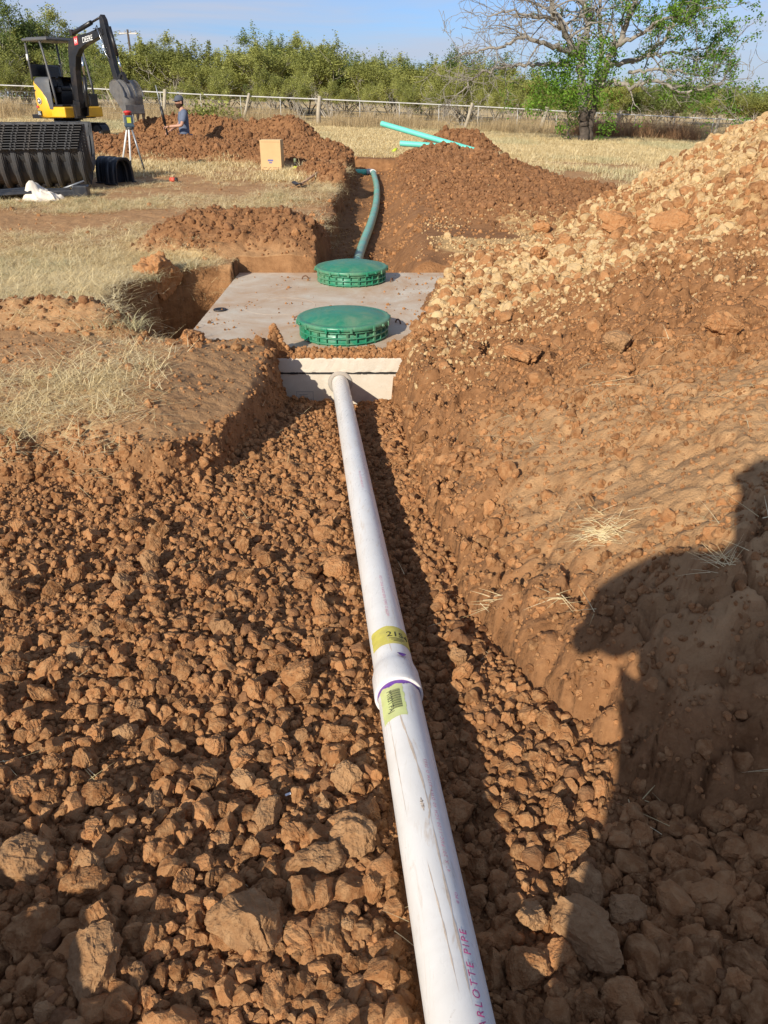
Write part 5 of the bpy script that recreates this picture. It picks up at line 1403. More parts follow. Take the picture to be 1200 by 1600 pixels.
# far wood on the right horizon
r = np.random.default_rng(5); n = 90000; X_ = r.uniform(-60, 170, n); Yb = 150+r.normal(0, 9, n)
hh = 3.0+1.3*fbm(X_*.09, X_*0+2, 4, 570)+.8*fbm(X_*.45, X_*0, 2, 575); Zz = base(X_, Yb)+hh*r.random(n)**.7
V_, F_ = leaf_quads(np.stack([X_, Yb, Zz], -1), .24, r, .6, 0); me = np_mesh('far_wood', V_, F_, False, [LEAF_DARK]); set_lv(me, np.clip(.5+.6*fbm(X_*.2, Zz*.6, 2, 577)+r.normal(0, .15, n), 0, 1))
o = add_obj('far_wood', me); o['kind'] = 'stuff'

# prickly weeds beyond the man
for (px, lab) in ((328, 'yellow green prickly bush right of the man, before the fence'),):
    p = at(px, 175, 35.2); V_, F_ = leaf_quads(np.stack([r.normal(0, .5, 700), r.normal(0, .3, 700), np.abs(r.normal(.35, .22, 700))], -1), .07, r, .7, 0); me = np_mesh('bush', V_, F_, False, [LEAF_MESQ]); set_lv(me, r.random(700)); o = add_obj('bush', me); o.location = (p.x, 35.2, float(base(p.x, 35.2))); tag(o, lab, 'bush')

# ------------------------------------------------------------------ the big half-bare tree
TYD = 30.0
tb_ = at(915, 228, TYD); tb_.z = float(base(tb_.x, TYD))-.05
tree = empty('tree', tb_); tag(tree, 'large half-dead tree with bare grey limbs at left and green leaves at right', 'tree')
def zp(x, y, dy=0): return at(x/2.308+680, y/2.308, TYD+dy)-tb_
r = np.random.default_rng(31); wood_d = MB(); wood_g = MB(); leaftips = []; baretips = []
def limb(pts, r0, r1, mb, leafy, ntw, twl=1.0, dep=2):
    P_ = [zp(*p) for p in pts]; Q = []
    for i in range(len(P_)-1):
        for k in range(5):
            t_ = k/5; c = P_[i].lerp(P_[i+1], t_); c += Vector((r.normal(0, .04), r.normal(0, .06), r.normal(0, .04)))*(1 if i+k > 0 else 0); Q.append(c)
    Q.append(P_[-1]); n = len(Q); rads = [r0+(r1-r0)*(i/(n-1))**.8 for i in range(n)]
    mb.tube(Q, rads, 8)
    for k in range(ntw):
        i = int(r.integers(int(n*.3), n)); d = (Q[min(i, n-1)]-Q[max(i-2, 0)]).normalized()
        d = (d*.8+Vector((r.normal(0, .7), r.normal(0, .7), r.normal(.0, .6)))).normalized()
        out = []; tips = []; branches(r, Q[i], d, r.uniform(.7, 1.5)*twl, max(rads[i]*.42, .012), dep, out, tips, .28, .02 if leafy else -.01, (2, 3))
        for a, b in out: mb.tube(a, [max(q, .0065) for q in b], 4, cap=False)
        (leaftips if leafy else baretips).extend([(t_, leafy) for t_ in tips])
        if leafy: leaftips.extend([(a[2], leafy*.7) for a, b in out])
limb([(543, 540, 0), (540, 500, 0), (538, 450, .05), (535, 400, 0)], .21, .15, wood_d, 0, 0)
limb([(552, 520, .1), (560, 430, .15), (575, 360, .2), (600, 290, .3)], .14, .11, wood_d, 0, 0)
limb([(488, 520, -.2), (484, 480, -.2), (470, 430, -.1)], .05, .03, wood_d, .8, 3, .5)
limb([(535, 400, 0), (530, 300, .1), (525, 210, 0), (490, 150, -.3), (455, 90, -.5), (425, 30, -.8), (400, -30, -1)], .17, .07, wood_g, 0, 16)
limb([(525, 210, 0), (545, 130, .3), (560, 60, .5), (530, 10, .6), (500, -40, .6)], .12, .06, wood_g, .25, 10)
limb([(600, 290, .3), (622, 225, 0), (660, 160, -.3), (690, 90, -.5), (715, 20, -.6), (740, -60, -.8)], .14, .06, wood_g, .5, 12)
limb([(535, 380, 0), (590, 250, .8), (600, 150, 1), (590, 60, 1.2), (600, -30, 1.4)], .11, .05, wood_g, .4, 10)
limb([(520, 200, 0), (440, 165, -.8), (380, 150, -1.2), (320, 135, -1.4), (240, 170, -1.5), (160, 180, -1.5), (90, 200, -1.4)], .10, .02, wood_g, 0, 22, .8)
limb([(480, 235, 0), (400, 228, .5), (320, 235, .9), (260, 240, 1), (180, 258, 1.1), (130, 285, 1.0), (75, 345, 1)], .09, .018, wood_g, 0, 20, .7)
limb([(490, 150, -.3), (440, 60, -.8), (360, 60, -1.4), (280, 40, -1.8), (190, 60, -2)], .08, .018, wood_g, 0, 18, .9)
limb([(470, 110, -.3), (400, 30, .5), (330, 0, .9), (260, -20, 1.2)], .07, .02, wood_g, 0, 12, .9)
limb([(590, 300, .3), (650, 300, 0), (700, 312, -.4), (760, 290, -.8), (830, 300, -1), (900, 332, -1.2), (980, 318, -1.3), (1060, 290, -1.4)], .10, .02, wood_g, .35, 16, .7)
limb([(622, 225, 0), (700, 225, .5), (760, 200, .9), (820, 150, 1.1), (860, 90, 1.2), (895, 10, 1.4)], .10, .04, wood_g, .6, 16)
limb([(660, 160, -.3), (740, 130, -1), (830, 60, -1.6), (900, 44, -2), (970, 34, -2.2)], .08, .02, wood_g, .8, 14, .7)
limb([(760, 200, .9), (850, 190, .6), (940, 180, .3), (1000, 160, 0)], .06, .015, wood_g, .8, 13, .7)
limb([(700, 260, .2), (790, 250, -.6), (880, 260, -1), (960, 270, -1.2), (1010, 330, -1.2)], .06, .015, wood_g, .55, 16, .8)
limb([(740, -60, -.8), (800, -160, -1), (850, -230, -1)], .06, .02, wood_g, .8, 14)
limb([(600, -30, 1.4), (620, -150, 1.4), (600, -250, 1.2)], .05, .02, wood_g, .6, 12)
limb([(400, -30, -1), (370, -130, -1), (330, -220, -1)], .06, .02, wood_g, .1, 12)
limb([(895, 10, 1.4), (950, -80, 1.2), (1010, -140, 1)], .04, .015, wood_g, .9, 12)
wood_d.build('trunk', BARKD, tree); wood_g.build('limb', BARKG, tree)
C = []; LVv = []
for (t_, lf) in leaftips:
    if r.random() > lf*.55: continue
    k = int(r.integers(18, 44)); sp = r.uniform(.06, .14); C.append(np.array(t_[:])+r.normal(size=(k, 3))*np.array([sp, sp, sp*.8])); LVv.append(np.clip(r.uniform(.1, .8)+r.normal(0, .15, k), 0, 1))
# leafy shoots round the trunk
for k in range(230):
    a = r.uniform(0, 6.28); q = r.random(); rad_ = r.uniform(.1, 1.0)**.6*(1.55-.55*q)*np.array([1.0, .8]); cz = .95+1.9*q+(.25 if a > 3 else 0)
    c = np.array([math.cos(a)*rad_[0]*1.15-.25-(.7*(1-q)), math.sin(a)*rad_[1], cz]); n_ = int(r.integers(18, 44)); C.append(c+r.normal(size=(n_, 3))*np.array([.13, .13, .12])); LVv.append(np.clip(r.uniform(.2, 1)+r.normal(0, .15, n_), 0, 1))
for (px, py, dy, n_) in ((360, 330, -.3, 60), (280, 320, 0, 30), (385, 250, 0, 30), (285, 350, 0, 25), (440, 185, -.5, 30), (500, 340, -.5, 90), (620, 420, 0, 60), (1000, 370, -1.2, 60), (960, 340, -1.2, 50), (650, 440, 0, 60), (610, 480, 0, 60), (1010, 420, -1.2, 30)):
    c = np.array(zp(px, py, dy)[:])
    for j in range(4): C.append(c+r.normal(0, .22, 3)+r.normal(size=(n_//2, 3))*.11); LVv.append(np.clip(r.uniform(.1, .8)+r.normal(0, .15, n_//2), 0, 1))
C = np.concatenate(C); LVv = np.concatenate(LVv)
V_, F_ = leaf_quads(C, .047, r, .5, .15); me = np_mesh('crown', V_, F_, False, [LEAF_TREE]); set_lv(me, LVv); add_obj('crown', me, tree)

# ------------------------------------------------------------------ utility pole and wires far off
PX = at(199, 46, 95); gz_ = float(base(PX.x, 95)); pole = empty('utility_pole', (PX.x, 95, gz_)); tag(pole, 'far utility pole with a crossarm above the brush, right of the excavator arm', 'utility pole')
hp = PX.z-gz_
MB().tube([(0, 0, 0), (0, 0, hp)], [.16, .11], 8).build('pole', BARKD, pole); MB().box((0, 0, hp-.35), (1.9, .12, .13)).build('crossarm', simple('crossarm', (.55, .52, .47), .8), pole)
for sx in (-.85, -.3, .3, .85): MB().lathe([(.05, hp-.28), (.07, hp-.2), (.05, hp-.1), (.001, hp-.08)], (sx, 0, 0), 8).build('insulator', GRY, pole)
for k, (a, b) in enumerate(((-.85, (10, -8)), (.85, (60, 0)))):
    s_ = Vector((PX.x+a, 95, gz_+hp-.1)); e_ = at(b[0], b[1], 60); mid = s_.lerp(e_, .5); ext_ = e_+(e_-s_)*.8
    pts = [s_.lerp(ext_, q/14)-Vector((0, 0, 1.6*4*(q/14)*(1-q/14))) for q in range(15)]
    o = MB().tube(pts, .014, 4).build('power_line', simple('cable', (.03, .03, .035), .6)); tag(o, ['upper thin power line in the sky at upper left', 'lower thin power line running down to the utility pole'][k], 'power line')
# ------------------------------------------------------------------ mini excavator
YELM = simple('machine_yellow', (.80, .44, .018), .38, var=.05, scale=2, dirt=(.45, .30, .15), dirt_amt=.35)
CHAR = simple('machine_charcoal', (.085, .088, .094), .5, var=.1, dirt=(.25, .17, .1), dirt_amt=.25)
BLKM = simple('machine_black', (.012, .012, .014), .38, var=.2, dirt=(.2, .13, .08), dirt_amt=.15)
STEEL = simple('bucket_steel', (.17, .16, .15), .42, var=.25, metal=.35, dirt=(.25, .17, .1), dirt_amt=.4)
CHROME = simple('chrome', (.6, .6, .6), .15, metal=1.0)
WHT = simple('decal_white', (.8, .8, .78), .5); REDD = simple('decal_red', (.55, .05, .05), .5)
EY = 23.0; ep = at(104, 180, EY); ez = gz(ep.x, EY)
ex = empty('excavator', (ep.x, EY, ez)); ex.scale = (.94, .94, .94); tag(ex, 'yellow and black mini excavator with a canopy, its bucket hanging at right', 'excavator')
HF = Vector((.87, -.49, 0)).normalized(); HL = Vector((0, 0, 1)).cross(HF)     # forward, left
HM = Matrix((HF, HL, Vector((0, 0, 1)))).transposed()
def hv(x, y, z): return HM @ Vector((x, y, z))
# tracks and undercarriage
for sy in (-1, 1):
    c = hv(0, .52*sy, .22); n = 40; prof = []
    for k in range(n):
        q = 2*math.pi*k/n; prof.append((math.copysign(.72, math.cos(q))+.20*math.cos(q) if abs(math.cos(q)) > .15 else .72*math.cos(q)/.15, .20*math.sin(q)))
    mb = MB(); o_ = c-HM @ Vector((0, 0, 0)); mb.prism(prof, (c, HF, Vector((0, 0, 1)), HL), .28); mb.build('track', BLKM, ex); tr_ = ex.children[-1]
    mb = MB()
    for k in range(26):
        xx = -.80+1.6*k/25
        for zz in (-.205, .205): mb.box(c+hv(xx, 0, zz), (.035, .29, .022), HM)
    mb.build('track_lugs', BLKM, tr_)
    for xx in (-.70, .70): MB().cyl(c+hv(xx, -.15, 0), c+hv(xx, .15, 0), .15, 16).build('sprocket', CHAR, ex)
mb = MB(); mb.box(hv(0, 0, .30), (.9, .8, .2), HM, .02); mb.cyl(hv(0, 0, .38), hv(0, 0, .56), .36, 24); mb.build('undercarriage', BLKM, ex)
# dozer blade at the rear of the view (machine swung round)
mb = MB(); mb.box(hv(-1.15, 0, .22), (.05, 1.45, .30), HM, .01); mb.box(hv(-.9, .3, .25), (.5, .06, .08), HM); mb.box(hv(-.9, -.3, .25), (.5, .06, .08), HM); mb.build('blade', YELM, ex)
# house: rounded counterweight at the back
def ring_pts(r, a): return (r*math.cos(a), r*math.sin(a))
def top_y(a):       # yellow top edge by angle (a=pi rear), lower towards the sides
    return float(np.interp(math.degrees(a), [0, 217, 250, 265, 283, 300], [1.48, 1.48, 1.38, 1.26, 1.02, .88]))
mb = MB(); n = 44; vs = []; fs = []; RX = .76
for i in range(n+1):
    a = math.pi*.46+math.pi*1.16*i/n; x_, y_ = RX*math.cos(a)*1.0, .70*math.sin(a); t_ = top_y(a)
    for (rr, z) in ((.90, .57), (1.0, .62), (1.0, (t_+.62)/2), (.985, t_-.03), (.96, t_), (.6, t_)): vs.append(hv(x_*rr, y_*rr, z))
for i in range(n):
    for j in range(5): a_ = i*6+j; fs.append([a_, a_+1, a_+7, a_+6])
mb.add(vs, fs, True); mb.build('counterweight', YELM, ex); cw = ex.children[-1]
mb = MB(); mb.box(hv(.35, .0, .71), (.78, 1.34, .26), HM, .03); mb.build('front_skirt', YELM, ex); mb = MB(); mb.box(hv(-.1, 0, .60), (1.25, 1.15, .10), HM, .01); mb.build('base_frame', BLKM, ex)
# charcoal hood over the engine and the side cover
mb = MB(); vs = []; fs = []
for i in range(n+1):
    a = math.pi*.46+math.pi*1.16*i/n; x_, y_ = RX*math.cos(a)*.955, .70*math.sin(a)*.965
    t_ = 1.50-.18*max(0, math.sin(-a) if a > math.pi*1.2 else 0)*0
    for (rr, z) in ((1.0, .66), (1.0, 1.42), (.97, 1.50), (.88, 1.555), (.0, 1.575)): vs.append(hv(x_*rr+(.0), y_*rr, z))
for i in range(n):
    for j in range(4): a_ = i*5+j; fs.append([a_, a_+1, a_+6, a_+5])
mb.add(vs, fs, True); mb.build('engine_hood', CHAR, ex); hd = ex.children[-1]
mb = MB(); mb.box(hv(.12, -.655, .98), (.40, .05, .42), HM, .02); mb.build('side_cover', CHAR, ex)
mb = MB(); mb.box(hv(-.40, -.615, 1.24), (.18, .03, .035), rot(z=0) @ HM, .01); mb.build('hood_latch', BLKM, hd)
# cab floor, seat, consoles
mb = MB(); mb.box(hv(.28, 0, .87), (.74, 1.28, .05), HM, .01); mb.build('floor_plate', BLKM, ex)
mb = MB(); mb.box(hv(.42, .34, 1.02), (.55, .04, .28), HM, .01); mb.box(hv(.66, .3, 1.0), (.04, .62, .30), HM, .01); mb.build('foot_guard', BLKM, ex)
mb = MB(); mb.box(hv(-.02, .02, 1.06), (.45, .5, .36), HM, .03); mb.build('seat_base', BLKM, ex)
st_ = MB(); st_.box(hv(.0, .02, 1.28), (.46, .46, .12), HM, .04); st_.build('seat_cushion', BLKM, ex)
st_ = MB(); st_.box(hv(-.24, .02, 1.56), (.12, .44, .56), HM @ rot(y=-.12), .05); st_.build('seat_back', BLKM, ex)
for sy in (-1, 1):
    mb = MB(); mb.box(hv(.05, .02+.32*sy, 1.25), (.42, .12, .14), HM, .03); mb.tube([hv(.2, .02+.32*sy, 1.3), hv(.22, .02+.32*sy, 1.5)], [.012, .01], 8); mb.lathe([(.001, 0), (.025, .01), (.03, .05), (.02, .08), (.001, .085)], hv(.22, .02+.32*sy, 1.49), 10); mb.build('armrest', BLKM, ex)
    mb = MB(); mb.tube([hv(.48, .02+.1*sy, .9), hv(.5, .02+.1*sy, 1.25), hv(.44, .02+.1*sy, 1.4)], .011, 8); mb.build('travel_lever', BLKM, ex)
# canopy
posts = [[(-.5, -.52, 1.5), (-.52, -.52, 2.36)], [(-.5, .52, 1.5), (-.52, .52, 2.36)], [(.30, -.56, .88), (.22, -.55, 1.3), (.02, -.53, 2.15), (-.02, -.52, 2.36)], [(.62, .58, .88), (.56, .57, 1.4), (.46, .55, 2.1), (.42, .52, 2.36)]]
posts[2] = [(.40, -.60, .88), (.34, -.59, 1.3), (.14, -.54, 2.15), (.06, -.52, 2.38)]
for p_ in posts: MB().tube([hv(*q) for q in p_], .030, 8).build('canopy_post', CHAR, ex)
mb = MB(); mb.box(hv(-.10, 0, 2.43), (.98, 1.16, .07), HM, .03); mb.box(hv(-.10, 0, 2.475), (.80, .98, .03), HM, .012); mb.build('canopy_roof', CHAR, ex)
MB().tube([hv(-.52, -.53, 1.95), hv(-.52, -.53, 2.1)], .0335, 8).build('reflector', WHT, ex)
MB().tube([hv(-.52, .53, 1.78), hv(-.52, .53, 1.92)], .0335, 8).build('reflector', WHT, ex)
mb = MB(); mb.box(hv(-.5, 0, 1.72), (.02, 1.0, .30), HM); mb.build('rear_guard', BLKM, ex)
mb = MB(); mb.box(hv(-.515, -.42, 1.80), (.012, .10, .10), HM); mb.build('warning_label', WHT, ex)
mb = MB(); mb.tube([hv(.60, .30, .9), hv(.60, .30, 1.9)], .012, 6); mb.tube([hv(.60, .56, 1.35), hv(.60, .30, 1.35)], .010, 6); mb.build('hand_rail', BLKM, ex)
# decals on the side: bear-sized round badge, number plate, red lettering
def on_side(ang_deg, z, w_, h_, mat, name, lift=.012, rad=.764, par=cw, kind='box'):
    a = R(ang_deg); c_ = hv(rad*math.cos(a)*1.0, .704*math.sin(a)*1.0, z); nrm = hv(math.cos(a)/.76, math.sin(a)/.70, 0).normalized(); tn = Vector((0, 0, 1)).cross(nrm)
    M_ = Matrix((tn, nrm, Vector((0, 0, 1)))).transposed(); m_ = MB()
    if kind == 'box': m_.box(c_+nrm*lift, (w_, .012, h_), M_)
    else:
        pts = [(w_/2*math.cos(2*math.pi*k/28), h_/2*math.sin(2*math.pi*k/28)) for k in range(28)]; m_.prism(pts, (c_+nrm*lift, tn, Vector((0, 0, 1)), nrm), .012)
    return m_.build(name, mat, par), c_, nrm, tn, M_
_, c_, nn_, tn_, M_ = on_side(258, .98, .20, .155, WHT, 'emblem', kind='oval')
on_side(258, .98, .17, .130, BLKM, 'emblem_field', lift=.019, kind='oval')
em = MB(); dp = [(-.05, -.03), (-.02, -.01), (-.045, .01), (-.01, .02), (.02, .045), (.03, .02), (.055, .01), (.03, -.005), (.045, -.03), (.015, -.012), (-.01, -.01), (-.02, -.035)]
em.prism(dp, (c_+nn_*.028, tn_, Vector((0, 0, 1)), nn_), .010); em.build('emblem_figure', WHT, cw)
def decal_text(txt, size, c_, U_, V_, nrm_, mat, par, name, bold=.0):
    vs, fs = text_mesh(txt, size); m_ = MB(); w_ = max(v.x for v in vs); m_.add([c_+U_*(v.x-w_/2)+V_*v.y+nrm_*.001 for v in vs], fs); o = m_.build(name, mat, par)
    so = o.modifiers.new('s', 'SOLIDIFY'); so.thickness = .003; so.offset = 0; return o
_, c_, nn_, tn_, M_ = on_side(249, .685, .28, .12, BLKM, 'model_plate')
decal_text('30G', .12, c_+nn_*.022+Vector((0, 0, -.042)), tn_, Vector((0, 0, 1)), nn_, WHT, cw, 'model_number')
_, c_, nn_, tn_, M_ = on_side(243, .84, .20, .05, REDD, 'red_decal')
# boom, arm and bucket in the boom plane
BFU = Vector((.78, -.63, 0)).normalized(); BF = BFU*1.22; BS = Vector((0, 0, 1)).cross(BFU); UPZ = Vector((0, 0, 1)); FOOT = hv(.92, -.25, 0)
def fr(off=0): return (FOOT+BS*off, BF, UPZ, BS)
def bp3(s_, z, l=0): return FOOT+BF*s_+BS*l+UPZ*z
mb = MB(); mb.box(bp3(-.12, .72), (.22, .30, .34), Matrix((BFU, BS, UPZ)).transposed(), .02); mb.cyl(bp3(-.1, .52), bp3(-.1, .98), .07, 12); mb.prism([(-.2, .6), (.10, .62), (.16, .95), (-.1, 1.0)], fr(.12), .03); mb.prism([(-.2, .6), (.10, .62), (.16, .95), (-.1, 1.0)], fr(-.12), .03); mb.build('swing_bracket', BLKM, ex)
boom = [(-.10, .78), (-.12, 1.3), (-.09, 1.8), (-.03, 2.18), (.04, 2.36), (.14, 2.43), (.34, 2.475), (.8, 2.52), (1.28, 2.62), (1.36, 2.58), (1.35, 2.46), (1.0, 2.36), (.62, 2.26), (.40, 2.17), (.24, 2.02), (.13, 1.7), (.08, 1.2), (.05, .80)]
MB().prism(boom, fr(), .17).build('boom', BLKM, ex, bevel=.01); bo = ex.children[-1]
arm = [(1.26, 2.40), (1.28, 2.84), (1.35, 2.89), (1.42, 2.78), (1.47, 2.45), (1.57, 1.75), (1.66, 1.42), (1.60, 1.34), (1.50, 1.40), (1.42, 1.75), (1.34, 2.10)]
MB().prism(arm, fr(), .13).build('dipper_arm', BLKM, ex, bevel=.008)
def cyl_(a, b, r1, r2, f=.58, name='hydraulic_cylinder'):
    m_ = MB(); m_.cyl(a, a.lerp(b, f), r1, 14); m_.build(name, BLKM, ex); c1 = ex.children[-1]; m_ = MB(); m_.cyl(a.lerp(b, f), b, r2, 10); m_.build('piston_rod', CHROME if name != 'arm_cylinder' else BLKM, c1)
cyl_(bp3(.18, 2.55), bp3(1.27, 2.84), .055, .026, .66, 'arm_cylinder')
cyl_(bp3(.26, .84, .0), bp3(.36, 2.02, 0), .05, .026, .6, 'boom_cylinder')
cyl_(bp3(1.52, 2.62), bp3(1.74, 1.62), .045, .024, .62, 'bucket_cylinder')
mb = MB(); mb.box(bp3(.14, 2.56), (.12, .12, .14), Matrix((BFU, BS, UPZ)).transposed(), .01)
mb.build('cylinder_mount', BLKM, bo)
# hoses
HOSE = simple('hose', (.02, .02, .022), .4)
mb = MB()
for k in range(3): mb.tube([bp3(-.1+.03*k, 1.0, .11), bp3(-.22, 1.4+.05*k, .12), bp3(-.15, 1.75, .11), bp3(.0, 1.9+.04*k, .10)], .012, 6)
mb.tube([bp3(1.1, 2.55, -.09), bp3(1.22, 2.66, -.11), bp3(1.34, 2.45, -.12), bp3(1.38, 2.2, -.10), bp3(1.46, 1.95, -.085)], .012, 6)
mb.build('hoses', HOSE, bo)
mb = MB(); mb.tube([bp3(1.05, 2.60, -.09), bp3(1.2, 2.60, -.10), bp3(1.30, 2.30, -.09), bp3(1.33, 2.06, -.08), bp3(1.46, 1.92, -.08)], .011, 6); mb.build('steel_line', CHROME, bo)
# bucket linkage and bucket
mb = MB(); mb.prism([(1.56, 1.36), (1.74, 1.60), (1.79, 1.57), (1.64, 1.33)], fr(.08), .02); mb.prism([(1.56, 1.36), (1.74, 1.60), (1.79, 1.57), (1.64, 1.33)], fr(-.08), .02); mb.prism([(1.70, 1.60), (1.86, 1.38), (1.90, 1.40), (1.77, 1.64)], fr(0), .08); mb.build('linkage', BLKM, ex)
BW = .54
side = [(1.52, 1.20), (1.56, 1.40), (1.70, 1.46), (1.86, 1.42), (1.98, 1.28), (2.03, 1.10), (2.02, .90), (1.99, .70), (1.94, .70), (1.72, .98)]
bk = MB()
outer = [(1.62, 1.435), (1.70, 1.46), (1.80, 1.45), (1.88, 1.40), (1.96, 1.31), (2.01, 1.20), (2.03, 1.08), (2.02, .90), (1.99, .70)]
vs = []; fs = []; k = len(outer)
for l in (-BW/2, BW/2):
    for p_ in outer: vs.append(bp3(p_[0], p_[1], l))
    for p_ in outer: vs.append(bp3(p_[0]-.022, p_[1]-.012, l))
for i in range(k-1): fs += [[i, i+1, 2*k+i+1, 2*k+i], [k+i, 3*k+i, 3*k+i+1, k+i+1], [i, k+i, k+i+1, i+1], [2*k+i, 2*k+i+1, 3*k+i+1, 3*k+i]]
bk.add(vs, fs, True)
for l in (-1, 1): bk.prism(side, fr(l*(BW/2-.008)), .018)
bk.build('bucket', STEEL, ex); bkt = ex.children[-1]
mb = MB()
for l in (-.275, -.10, .075, .275):
    vs = []; fs = []
    for p_ in outer[:7]:
        for dl in (-.012, .012): vs += [bp3(p_[0], p_[1], l+dl), bp3(p_[0]+.018, p_[1]+.010, l+dl)]
    for i in range(6): a_ = 4*i; fs += [[a_, a_+1, a_+5, a_+4], [a_+2, a_+6, a_+7, a_+3], [a_+1, a_+3, a_+7, a_+5]]
    mb.add(vs, fs)
mb.build('wear_ribs', simple('worn_steel', (.30, .28, .25), .35, metal=.8, var=.3), bkt)
mb = MB(); mb.box(bp3(2.015, .80, 0), (.03, BW+.02, .20), Matrix((BFU, BS, UPZ)).transposed(), .004); mb.build('cutting_edge', STEEL, bkt)
mb = MB(); mb.box(bp3(1.535, 1.05, -BW/2-.012), (.02, .006, .62), Matrix((BFU, BS, UPZ)).transposed() @ rot(y=-.55)); 
mb.build('side_cutter', simple('worn_edge', (.55, .48, .32), .5, metal=.3), bkt)
for l in (-.255, -.085, .085, .255):
    m_ = MB(); c0_ = bp3(2.0, .70, l); tip = bp3(1.97, .53, l); u_ = (tip-c0_)
    vs = []
    for (q, w1, t1) in ((0, .035, .022), (.45, .030, .018), (1, .012, .004)):
        for (a_, b_) in ((-1, -1), (1, -1), (1, 1), (-1, 1)): vs.append(c0_+u_*q+BS*(w1*a_)+BF*(t1*b_))
    fs = [[0, 1, 2, 3], [8, 11, 10, 9]]+[[i*4+j, i*4+(j+1) % 4, i*4+4+(j+1) % 4, i*4+4+j] for i in (0, 1) for j in range(4)]
    m_.add(vs, fs); m_.build('tooth', STEEL, bkt)
# lettering on the boom, its camera-facing side
SN = -BS
if SN.y > 0: SN = -SN
UD = (BFU*1.0+UPZ*.11).normalized(); VD = SN.cross(UD)*-1
VD = UPZ if VD.z < 0 else VD
cB = bp3(.78, 2.335, 0)+SN*.088
decal_text('DEERE', .17, cB, UD, VD, SN, WHT, bo, 'boom_lettering')
dm = MB(); dm.prism([(-.085, -.085), (.085, -.085), (.085, .10), (-.085, .10)], (bp3(.34, 2.36)+SN*.088, UD, VD, SN), .006); dm.build('red_badge', REDD, bo)
dm = MB()
for a_, b_, w_, h_ in ((-.04, .005, .022, .11), (.04, .005, .022, .11), (0, .005, .06, .022)): dm.prism([(a_-w_/2, b_-h_/2), (a_+w_/2, b_-h_/2), (a_+w_/2, b_+h_/2), (a_-w_/2, b_+h_/2)], (bp3(.34, 2.36)+SN*.093, UD, VD, SN), .006)
dm.build('badge_mark', WHT, bo)
# ------------------------------------------------------------------ people
SKIN = simple('skin', (.48, .25, .16), .55, var=.06, scale=10); HAIR = simple('beard_hair', (.055, .025, .012), .8)
TEE = simple('tee_blue_grey', (.13, .155, .22), .85, var=.08, scale=6); JEAN = simple('jeans', (.045, .075, .17), .85, var=.15, scale=10); BOOT = simple('boot', (.07, .045, .03), .7)
CAP1 = simple('cap_grey', (.09, .10, .12), .8); GLS = simple('dark_glass', (.01, .01, .012), .15); GLOVE = simple('work_glove', (.16, .10, .07), .8)
def skin_obj(name, verts, edges, mat, parent, root=0, sub=2):
    """verts: (co, rx, ry)"""
    me = bpy.data.meshes.new(name); me.from_pydata([tuple(v[0]) for v in verts], edges, []); me.materials.append(mat)
    o = bpy.data.objects.new(name, me); link(o, parent)
    sk = o.modifiers.new('skin', 'SKIN')
    if not me.skin_vertices:
        me.attributes.new('dummy', 'FLOAT', 'POINT')
    bpy.context.view_layer.objects.active = o
    layer = me.skin_vertices[0] if me.skin_vertices else None
    if layer is None:
        bm = bmesh.new(); bm.from_mesh(me); bm.verts.layers.skin.verify(); bm.to_mesh(me); bm.free(); layer = me.skin_vertices[0]
    for i, v in enumerate(verts):
        layer.data[i].radius = (v[1], v[2]); layer.data[i].use_root = (i == root)
    sk.use_smooth_shade = True; sk.branch_smoothing = .3
    s = o.modifiers.new('sub', 'SUBSURF'); s.levels = sub; s.render_levels = sub
    if parent is not None: KIDS.setdefault(parent.name, []).append(o)
    return o
def chain(pairs):
    return [(i, i+1) for i in range(pairs)]
